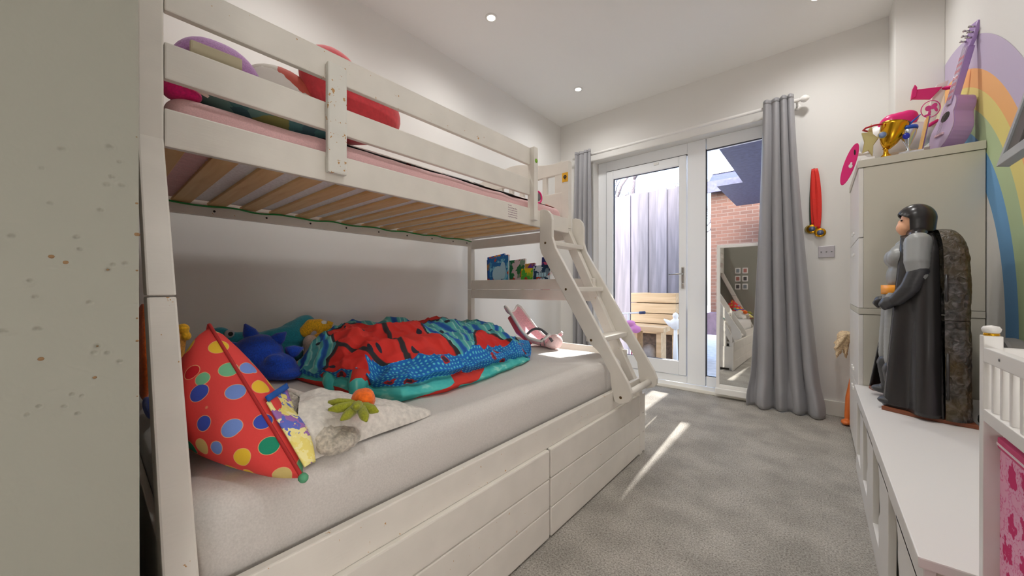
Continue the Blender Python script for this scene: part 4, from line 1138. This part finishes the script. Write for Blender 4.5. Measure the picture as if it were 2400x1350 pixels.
# dolls' cot
ct = thing('dolls_cot', 'white wooden dolls\' cot with spindles and ball finials in the right foreground', 'cot', (.35, .85, 0))
PX, PY = .2232, 1.03
def post(x, y):
    box('post', (x, y, 0), (x + .0222, y + .0205, .914), furn_white, ct, .0012)
    k = MB().lathe([(.0, .0), (.008, 0), (.0105, .003), (.0115, .008), (.009, .0125), (.0, .0145)], (x + .0111, y + .0102, .918), 18).build('finial', furn_white, ct)
    MB().lathe([(.0092, 0), (.0096, .002), (.0092, .0045)], (x + .0111, y + .0102, .914), 18).build('finial_ring', gold, ct)
post(PX, PY); post(PX + .30, PY); post(PX, .42); post(PX + .30, .42)
for x, nm in ((PX, 'side_rail'), (PX + .30 + .008, 'side_rail')):
    box(nm, (x, .4405, .868), (x + .014, PY, .8935), furn_white, ct, .0015)
    box(nm, (x, .4405, .763), (x + .014, PY, .785), furn_white, ct, .0015)
    y = PY - .03
    s0 = None
    while y > .46:
        s0 = MB().box((x + .003, y - .0045, .785), (x + .011, y + .0045, .868)).build('spindle', furn_white, ct, .0012); y -= .0385
for y in (PY + .004, .428):
    box('end_rail', (PX + .0222, y, .868), (PX + .30, y + .013, .8935), furn_white, ct, .0015)
    box('end_rail', (PX + .0222, y, .763), (PX + .30, y + .013, .785), furn_white, ct, .0015)
box('cot_base', (PX + .014, .4405, .765), (PX + .308, PY, .772), furn_white, ct, 0)
MB().lathe([(.0, 0), (.0022, 0), (.0022, .0008), (.0, .0008)], (PX - .0002, .955, .882), 10, 0, rot('Y', -90)).build('peg', greypl, ct)
fb = thing('fabric_box', 'pink floral fabric storage box with hemmed rim under the cot', 'storage box', (.36, .9, .43))
box('box_body', (.238, .55, .0), (.50, 1.02, .722), floral_m, fb, .006)
box('rim', (.2365, .548, .722), (.502, 1.022, .742), plain('pink_hem', (206, 70, 120), .8), fb, .003)
MB().box((.236, .547, .728), (.5025, 1.0225, .732)).build('rim_stripe', plain('hem_white', (238, 220, 226), .8), fb)

# leaning picture frame at the top right
pf = thing('wall_picture', 'grey framed picture leaning out from the right wall, cropped by edge', 'picture', (.57, 2.2, 1.5))
up = Vector((.234, 0, .972)); al = Vector((0, -1, 0)); nn = al.cross(up).normalized()
if nn.x > 0: nn = -nn
O = Vector((.536, 2.286, 1.464))
def fbar(a0, a1, b0, b1, d0, d1):
    mb = MB(); vs = [O + al * a + up * b + nn * d for d in (d0, d1) for a, b in ((a0, b0), (a1, b0), (a1, b1), (a0, b1))]
    mb.add(vs, [(0, 1, 2, 3), (7, 6, 5, 4), (0, 4, 5, 1), (1, 5, 6, 2), (2, 6, 7, 3), (3, 7, 4, 0)]); return mb
frm = plain('pewter_shaded_band', (78, 74, 70), .4)  # frame band, shade painted in as darker pewter
lit = plain('pewter_lit_edge', (176, 180, 184), .3, metal=.3)  # light frame edges; lower bar painted in this as if lit
lab(fbar(0, .022, 0, .30, -.02, .012).build('frame_edge', lit, pf, .002), 'light grey outer edge')
fbar(.022, .13, .042, .262, -.02, .004).build('frame_bar', frm, pf, .002); lab(fbar(.022, .60, 0, .042, -.02, .012).build('frame_edge', lit, pf, .003), 'lower edge in lit grey')
fbar(.022, .60, .262, .30, -.02, .012).build('frame_edge', lit, pf, .003); fbar(.47, .60, .042, .262, -.02, .004).build('frame_bar', frm, pf, .002)
fbar(.13, .47, .042, .262, -.016, -.008).build('print', plain('pale_print', (226, 216, 220), .5), pf)

# things on top of the cabinet
ZT = 1.697
gu = thing('toy_guitar', 'lilac toy guitar leaning against the wall on top of the cabinet', 'guitar', (.5, 2.85, ZT))
ax_up = Vector((.205, .03, .977)).normalized(); side = Vector((-.30, .95, 0)).normalized(); side = (side - ax_up * side.dot(ax_up)).normalized(); fn = side.cross(ax_up).normalized()
if fn.x > 0: fn = -fn
G0 = Vector((.466, 2.875, ZT + .012))
def gp_(s, h, d): return G0 + side * s + ax_up * h + fn * d
body = []
for i in range(40):
    a = 2 * math.pi * i / 40
    h = .145 - .14 * math.cos(a); w = .086 * math.sin(a) * (1 - .12 * math.cos(a - math.pi)) * (1 - .30 * math.exp(-((h - .175) / .045) ** 2)) 
    body.append((w * (1.0 if h < .17 else .84), h))
def extr(poly, d0, d1):
    mb = MB(); n = len(poly)
    mb.add([gp_(s, h, d0) for s, h in poly] + [gp_(s, h, d1) for s, h in poly], [list(range(n)), [n + i for i in range(n)][::-1]] + [(i, i + n, (i + 1) % n + n, (i + 1) % n) for i in range(n)]); return mb
extr(body, -.075, 0).build('body', lilac, gu, .005)
extr(body, .0002, .0025).build('soundboard', lilac_front, gu)
extr([(.03 * math.cos(i * math.pi / 12), .175 + .026 * math.sin(i * math.pi / 12)) for i in range(24)], .0026, .0034).build('sound_hole', dark, gu)
extr([(-.03, .078), (.03, .078), (.03, .09), (-.03, .09)], .003, .010).build('bridge', plain('bridge_pink', (226, 190, 200), .4), gu, .001)
extr([(-.018, .27), (.018, .27), (.016, .52), (-.016, .52)], -.022, .004).build('neck', lilac, gu, .003)
fb_ = extr([(-.0175, .235), (.0175, .235), (.0155, .515), (-.0155, .515)], .0042, .009); fb_.build('fretboard', lilac_front, gu)
for i in range(7): extr([(-.0175, .26 + .033 * i), (.0175, .26 + .033 * i), (.0175, .276 + .033 * i), (-.0175, .276 + .033 * i)], .0092, .0098).build('fret', plain('fret_pink', (214, 130, 150), .4), gu)
extr([(-.018, .515), (.018, .515), (.026, .545), (.026, .635), (-.026, .635), (-.026, .545)], -.014, .002).build('headstock', lilac, gu, .002)
for i in range(3):
    for s in (-1, 1): MB().tube([gp_(s * .018, .555 + .026 * i, .0), gp_(s * .018, .555 + .026 * i, .02)], .004, 8).ell(gp_(s * .018, .555 + .026 * i, .022), .006, 8).build('tuner', chrome, gu)
strn = MB()
for i in range(4): strn.tube([gp_(-.012 + .008 * i, .085, .0105), gp_(-.011 + .0073 * i, .53, .0105)], .0005, 4)
strn.build('strings', chrome, gu)
# toy aeroplane
pl = thing('toy_plane', 'white and hot pink toy aeroplane behind the trophies on the cabinet', 'toy', (.36, 3.1, ZT))
yp = 3.08
MB().tube([(.215, yp - .02, 1.85), (.26, yp, 1.862), (.36, yp, 1.862), (.44, yp, 1.87), (.50, yp, 1.89)], [.05, .10, .10, .075, .04], 20).build('fuselage', white_pl, pl)
blob('cockpit_cover', [('c', [(.285, yp - .03, 1.90), (.325, yp - .03, 1.955), (.385, yp - .03, 1.965)], [.045, .056, .05])], pink_pl, pl, .007, 4)
MB().prism([(.43, 1.83), (.475, 1.84), (.545, 2.14), (.50, 2.13)], 'y', yp - .012, yp + .012).build('tail_fin', white_pl, pl, .004)
MB().prism([(.405, 2.125), (.40, 2.075), (.475, 2.05), (.52, 2.105)], 'y', yp - .03, yp - .016).build('tailplane', pink_pl, pl, .003)
MB().prism([(.405, 2.125), (.40, 2.07), (.42, 2.08), (.425, 2.13), (.415, 2.15)], 'y', yp - .04, yp - .01).build('winglet', pink_pl, pl, .003)
MB().tube([(.52, yp, 2.10), (.56, yp - .02, 2.095), (.585, yp - .06, 2.125), (.596, yp - .08, 2.15)], [.012, .012, .01, .004], 10).build('tailplane', pink_pl, pl)
MB().tube([(.44, yp - .05, 1.885), (.50, yp - .06, 1.915)], [.011, .009], 8).build('wing', pink_pl, pl)
# round emblem: pink ring, ponytail profile
em = MB(); ec = Vector((.478, yp - .0125, 2.0))
def el(dx, dz, rx, rz, deg=0, lift=0):
    m = rot('Y', deg); em.ell(ec + Vector((dx, -lift, dz)), (rx, .0012, rz), 14, 0, m)
em.tube([ec + Vector((.036 * math.cos(i * math.pi / 14), 0, .046 * math.sin(i * math.pi / 14))) for i in range(28)], .0022, 6, 0, True)
el(-.008, .006, .013, .016); el(.013, .012, .012, .017, 25); el(.02, -.006, .006, .016, -15); el(-.004, -.02, .006, .014, 10); el(-.012, -.032, .014, .006)
em.build('emblem', plain('emblem_pink', (222, 70, 150), .4), pl)
fp = []
for i in range(28):
    a = 2 * math.pi * i / 28; w = .026 * math.cos(a); h = .115 * math.sin(a)
    fp.append((.136 + w + h * .27, 1.712 + h - w * .1))
MB().prism(fp, 'y', 2.86, 2.874).build('wing_flap', pink_pl, pl, .003)
MB().ell((.140, 2.8585, 1.70), (.009, .001, .012), 12).ell((.143, 2.858, 1.715), (.005, .001, .006), 10).build('flap_emblem', white_pl, pl)
MB().ell((.158, 2.8585, 1.775), (.004, .0015, .016), 10).build('flap_slot', dark, pl)
MB().tube([(.162, 2.867, 1.76), (.2, 2.95, 1.78), (.24, 3.02, 1.80)], .008, 8).build('flap_arm', white_pl, pl)
# trophies
g1 = thing('trophy', 'gold cup trophy with a round badge on the cabinet top', 'trophy', (.285, 2.83, ZT), 'trophies on the cabinet')
tl_ = rot('Y', 14)
MB().lathe([(.03, 0), (.032, .006), (.012, .03), (.009, .05), (.014, .06)], (.28, 2.83, ZT + .0005), 20).build('base', gold, g1)
MB().lathe([(.014, .0), (.034, .03), (.05, .075), (.056, .12), (.058, .135), (.054, .135), (.05, .12), (.02, .03)], (.283, 2.83, ZT + .058), 24, 0, tl_).build('bowl', gold, g1)
MB().lathe([(.0, 0), (.015, 0), (.015, .002), (.0, .002)], (.262, 2.784, ZT + .125), 16, 0, rot('Y', -20) @ rot('X', 90)).build('badge', plain('badge_blue', (110, 130, 170), .4), g1)
MB().lathe([(.0, 0), (.019, 0), (.019, .0015), (.0, .0015)], (.262, 2.786, ZT + .125), 16, 0, rot('Y', -20) @ rot('X', 90)).build('badge_rim', palegold, g1)
MB().tube([(.235 + .045 * math.cos(i), 2.825 + .045 * math.sin(i), ZT + .185) for i in (2.2, 3.0, 3.8, 4.6, 5.4)], .005, 6).build('ribbon', plain('trophy_red', (190, 20, 40), .6), g1)
g2 = thing('trophy', 'silver cup trophy with blue trim on the cabinet top', 'trophy', (.37, 2.83, ZT), 'trophies on the cabinet')
MB().box((.325, 2.80, ZT + .0005), (.415, 2.86, ZT + .02)).build('plinth', plain('grey_marble', (196, 196, 200), .3, 0, 30, .1), g2, .003)
MB().lathe([(.02, 0), (.008, .012), (.006, .03), (.016, .05), (.03, .09), (.036, .13), (.033, .13), (.012, .05)], (.362, 2.83, ZT + .02), 20).build('bowl', silver, g2)
MB().lathe([(.0365, .118), (.038, .126), (.0365, .134)], (.362, 2.83, ZT + .02), 20).build('rim', blue_pl, g2)
MB().ell((.352, 2.80, ZT + .10), (.014, .006, .017), 14).build('badge', plain('deep_blue', (20, 40, 170), .3), g2)
MB().tube([(.334, 2.825, ZT + .15), (.365, 2.82, ZT + .165), (.405, 2.82, ZT + .205)], [.008, .006, .002], 8).build('handle', blue_pl, g2)
g3 = thing('trophy', 'pale gold star trophy at the front edge of the cabinet', 'trophy', (.225, 2.83, ZT), 'trophies on the cabinet')
sp = []
for i in range(10):
    r_ = (.078 if i % 2 == 0 else .042); a = math.pi / 2 + i * math.pi / 5 - .25
    sp.append((.214 + r_ * .48 * math.cos(a), 1.815 + r_ * 1.25 * math.sin(a)))
MB().prism(sp, 'y', 2.822, 2.838).build('star', palegold, g3, .003)
MB().box((.18, 2.80, ZT + .0005), (.235, 2.86, ZT + .022)).build('plinth', white_pl, g3, .002)
g4 = thing('plaque', 'slim plaque with orange and purple edges beside the silver cup', 'plaque', (.425, 2.86, ZT))
MB().prism([(.40, ZT + .0005), (.408, ZT + .0005), (.437, ZT + .19), (.429, ZT + .19)], 'y', 2.83, 2.89).build('board', plain('apricot', (236, 190, 120), .5), g4, .001)
MB().prism([(.4085, ZT + .0005), (.4125, ZT + .0005), (.4415, ZT + .19), (.4375, ZT + .19)], 'y', 2.83, 2.89).build('backing', plain('plum', (120, 90, 140), .5), g4)
wb_ = box('storage_box', (.30, 2.93, ZT + .0005), (.50, 3.3, ZT + .06), plain('beige_box', (206, 198, 184), .6), None, .004)
tag(wb_, 'low beige box under the toy aeroplane on the cabinet', 'box')

# doll half hidden behind the cabinet
dl = thing('doll', 'tall doll with blond hair and orange legs peeping past the cabinet', 'doll', (.20, 3.60, 0))
blob('body', [('e', (.24, 3.60, .55), (.04, .05, .05)), ('c', [(.25, 3.60, .50), (.255, 3.60, .32)], [.045, .06]), ('e', (.24, 3.6, .60), (.05, .05, .055))], skin_m, dl, .007, 3)
blob('leg', [('c', [(.215, 3.59, .36), (.180, 3.58, .2), (.165, 3.58, .06)], [.04, .032, .022]), ('e', (.155, 3.565, .022), (.032, .045, .02))], orange_leg, dl, .006, 3)
blob('leg', [('c', [(.275, 3.61, .36), (.275, 3.61, .06)], [.04, .022]), ('e', (.27, 3.59, .022), (.03, .045, .02))], orange_leg, dl, .006, 3)
hr = []
rnd = random.Random(5)
for i in range(26):
    a = rnd.uniform(-1.2, 1.2); hr.append(('c', [(.22, 3.60 + .02 * a, .645), (.145 + rnd.uniform(-.02, .02), 3.60 + .05 * a, .63 + rnd.uniform(-.02, .03)), (.105 + rnd.uniform(-.015, .05), 3.60 + .07 * a, .52 + rnd.uniform(-.04, .07))], [.03, .022, .007]))
blob('hair', hr + [('e', (.235, 3.60, .625), (.065, .062, .06))], hair_m, dl, .006, 1, .004, 60)

# ------------------------------------------------------------------ outside
struct(box('ground_patio', (-14, 4.08, -.09), (8, 22, -.01), paving, None, 0))
struct(box('wall_outer_step', (-2.4, 4.08, -.09), (.3, 4.35, .0), paving, None, 0))
fn_ = thing('garden_fence', 'tall weathered vertical board fence beyond the garden door', 'fence', (-2.3, 5.75, 0))
f0 = None
for i in range(24):
    x = -4.76 + i * .142
    if f0 is None: f0 = MB().box((x, 5.70, -.01), (x + .164, 5.715, 2.50)).build('fence_board', fence_wood, fn_, .004)
    else: dup(f0, fn_, (i * .142, .02 * (i % 2), .012 * math.sin(i * 2.3)))
for z in (.4, 1.3, 2.2): MB().box((-4.76, 5.744, z), (-1.36, 5.79, z + .08)).build('fence_rail', fence_wood, fn_, .004)
for i in range(3):
    x = (-6.4, -3.6, -4.2)[i]; y = (11.5, 8.6, 15)[i]
    t = thing('bare_tree', ('bare tree beyond the fence, left of the pair', 'bare tree rising above the middle of the fence', 'bare tree farthest away beyond the fence')[i], 'tree', (x, y, -.01), 'bare trees beyond the fence')
    rnd = random.Random(20 + i); tr = MB(); tw = MB()
    tr.tube([(x, y, -.01), (x + .05, y, 1.6), (x, y, 2.6)], [.16, .12, .09], 10)
    def branch(p, d, L, r, n):
        q = p + d * L; m = p.lerp(q, .5) + Vector((rnd.uniform(-.1, .1), rnd.uniform(-.1, .1), .05)) * L
        (tr if n > 1 else tw).tube([p, m, q], [r, r * .8, r * .55], 6 if n > 1 else 4)
        if n:
            for _ in range(3 if n > 1 else 4):
                dd = (d + Vector((rnd.uniform(-.9, .9), rnd.uniform(-.9, .9), rnd.uniform(-.2, .6)))).normalized()
                branch(q if rnd.random() < .6 else m, dd, L * rnd.uniform(.55, .8), r * .55, n - 1)
    for k in range(4): branch(Vector((x, y, 1.9 + .25 * k)), Vector((rnd.uniform(-.8, .8), rnd.uniform(-.5, .5), 1)).normalized(), 1.0, .06, 4)
    tr.build('trunk', bark, t)
    tb = tw.build('twigs', bark, t); tb['kind'] = 'stuff'
# raised planter of sleepers
pt = thing('raised_planter', 'raised timber sleeper planter standing in the sun by the fence', 'planter', (-1.7, 5.2, -.01))
for k in range(4):
    MB().box((-2.02, 4.98, .37 + .14 * k), (-1.42, 5.04, .50 + .14 * k)).build('sleeper', sleeper_wood, pt, .006)
    MB().box((-1.48, 5.042, .37 + .14 * k), (-1.42, 5.6, .50 + .14 * k)).build('sleeper', sleeper_wood, pt, .006)
    MB().box((-2.02, 5.042, .37 + .14 * k), (-1.96, 5.6, .50 + .14 * k)).build('sleeper', sleeper_wood, pt, .006)
MB().box((-1.96, 5.042, -.01), (-1.48, 5.6, .84)).build('soil', plain('soil', (92, 74, 60), .95, .4, 30, .2), pt)
for x in (-2.0, -1.47): MB().box((x, 4.99, -.01), (x + .04, 5.03, .37)).build('leg', sleeper_wood, pt, .003)
gbn = thing('garden_bench', 'low tan timber slab bench in front of the planter', 'bench', (-1.75, 4.72, -.01))
for k in range(2): MB().box((-1.88, 4.58 + .14 * k, .44), (-1.45, 4.71 + .14 * k, .50)).build('slat', sleeper_wood, gbn, .006)
for x in (-1.85, -1.55): MB().box((x, 4.62, -.01), (x + .06, 4.82, .44)).build('leg', sleeper_wood, gbn, .004)
tag(blob('garden_boulder', [('e', (-1.68, 4.73, .12), (.11, .10, .14)), ('e', (-1.72, 4.72, .08), (.09, .09, .10))], stone_m, None, .015, 4, .02, 7), 'rounded grey stone on the patio under the bench edge', 'stone')
sct = thing('scooter', 'child\'s white and pink scooter with dark grips on the patio', 'scooter', (-1.815, 4.42, -.01))
sx, sy = -1.815, 4.42
MB().tube([(sx, sy, .10), (sx - .01, sy, .67)], .012, 10).build('stem', white_pl, sct)
MB().tube([(sx + .03, sy + .01, .10), (sx + .02, sy + .01, .55)], .008, 8).build('brace', plain('scooter_pink', (220, 70, 110), .4), sct)
MB().tube([(sx - .14, sy, .66), (sx + .16, sy, .687)], .010, 10).build('handlebar', white_pl, sct)
for a, b in ((-.19, -.12), (.13, .20)): MB().tube([(sx + a, sy, .672 + a * .09), (sx + b, sy, .672 + b * .09)], .018, 10).build('grip', plain('navy_grip', (48, 58, 92), .6), sct)
MB().box((sx - .05, sy - .2, .07), (sx + .05, sy + .06, .09)).build('deck', plain('scooter_pink', (220, 70, 110), .4), sct, .006)
for y in (sy - .2, sy + .08): MB().lathe([(.02, -.018), (.058, -.016), (.062, 0), (.058, .016), (.02, .018)], (sx, y, .052), 18, 0, rot('Y', 90)).build('wheel', white_pl, sct)
blob('basket', [('e', (sx + .02, sy - .02, .55), (.07, .05, .04)), ('e', (sx + .09, sy - .02, .48), (.07, .05, .05))], plain('scooter_bag', (206, 130, 180), .6), sct, .012, 3)
gn = thing('garden_ornament', 'small white bird shaped garden ornament on a post', 'ornament', (-1.30, 4.55, -.01))
MB().tube([(-1.30, 4.55, -.01), (-1.30, 4.55, .50)], [.035, .02], 10).build('post', white_pl, gn)
blob('bird', [('e', (-1.30, 4.55, .56), (.07, .045, .07)), ('e', (-1.30, 4.55, .66), (.035, .035, .04)), ('c', [(-1.36, 4.55, .56), (-1.43, 4.55, .61)], [.035, .012])], white_pl, gn, .01, 3)
# neighbouring brick house with slate roof
bh = thing('brick_house', 'red brick house with dark slate roof seen through the fixed window', 'building', (1.2, 9.0, -.01))
MB().box((-1.83, 9.0, -.01), (4.2, 9.25, 3.24)).build('wall', brick_m, bh)
MB().prism([(8.8, 3.22), (8.8, 3.28), (11.5, 5.0), (11.5, 4.9)], 'x', -1.9, 4.3).build('roof', slate, bh)
MB().prism([(8.78, 3.06), (8.84, 3.06), (8.84, 3.3), (8.78, 3.3)], 'x', -1.9, 4.3).build('gutter_board', slate, bh)
MB().prism([(9.2, 3.56), (9.2, 3.60), (10.3, 4.3), (10.3, 4.26)], 'x', -1.85, -.95).build('roof_light', plain('roof_light_glass', (210, 214, 226), .2), bh)
MB().box((-1.83, 8.6, -.01), (4.0, 8.998, .45)).build('plinth_wall', plain('dark_plinth', (90, 76, 88), .9, .2, 14, .1), bh)
cny = thing('sun_blocker', 'flat dark slab added outside to block sun from the fixed window', 'sun_blocker', (.3, 4.09, 2.62))  # slab added to cut the sun down to a strip on the carpet
MB().box((-.893, 4.082, 2.62), (2.5, 8.4, 2.70)).box((-1.25, 6.57, 2.62), (-.893, 8.4, 2.70)).build('blocker_slab', slate, cny)
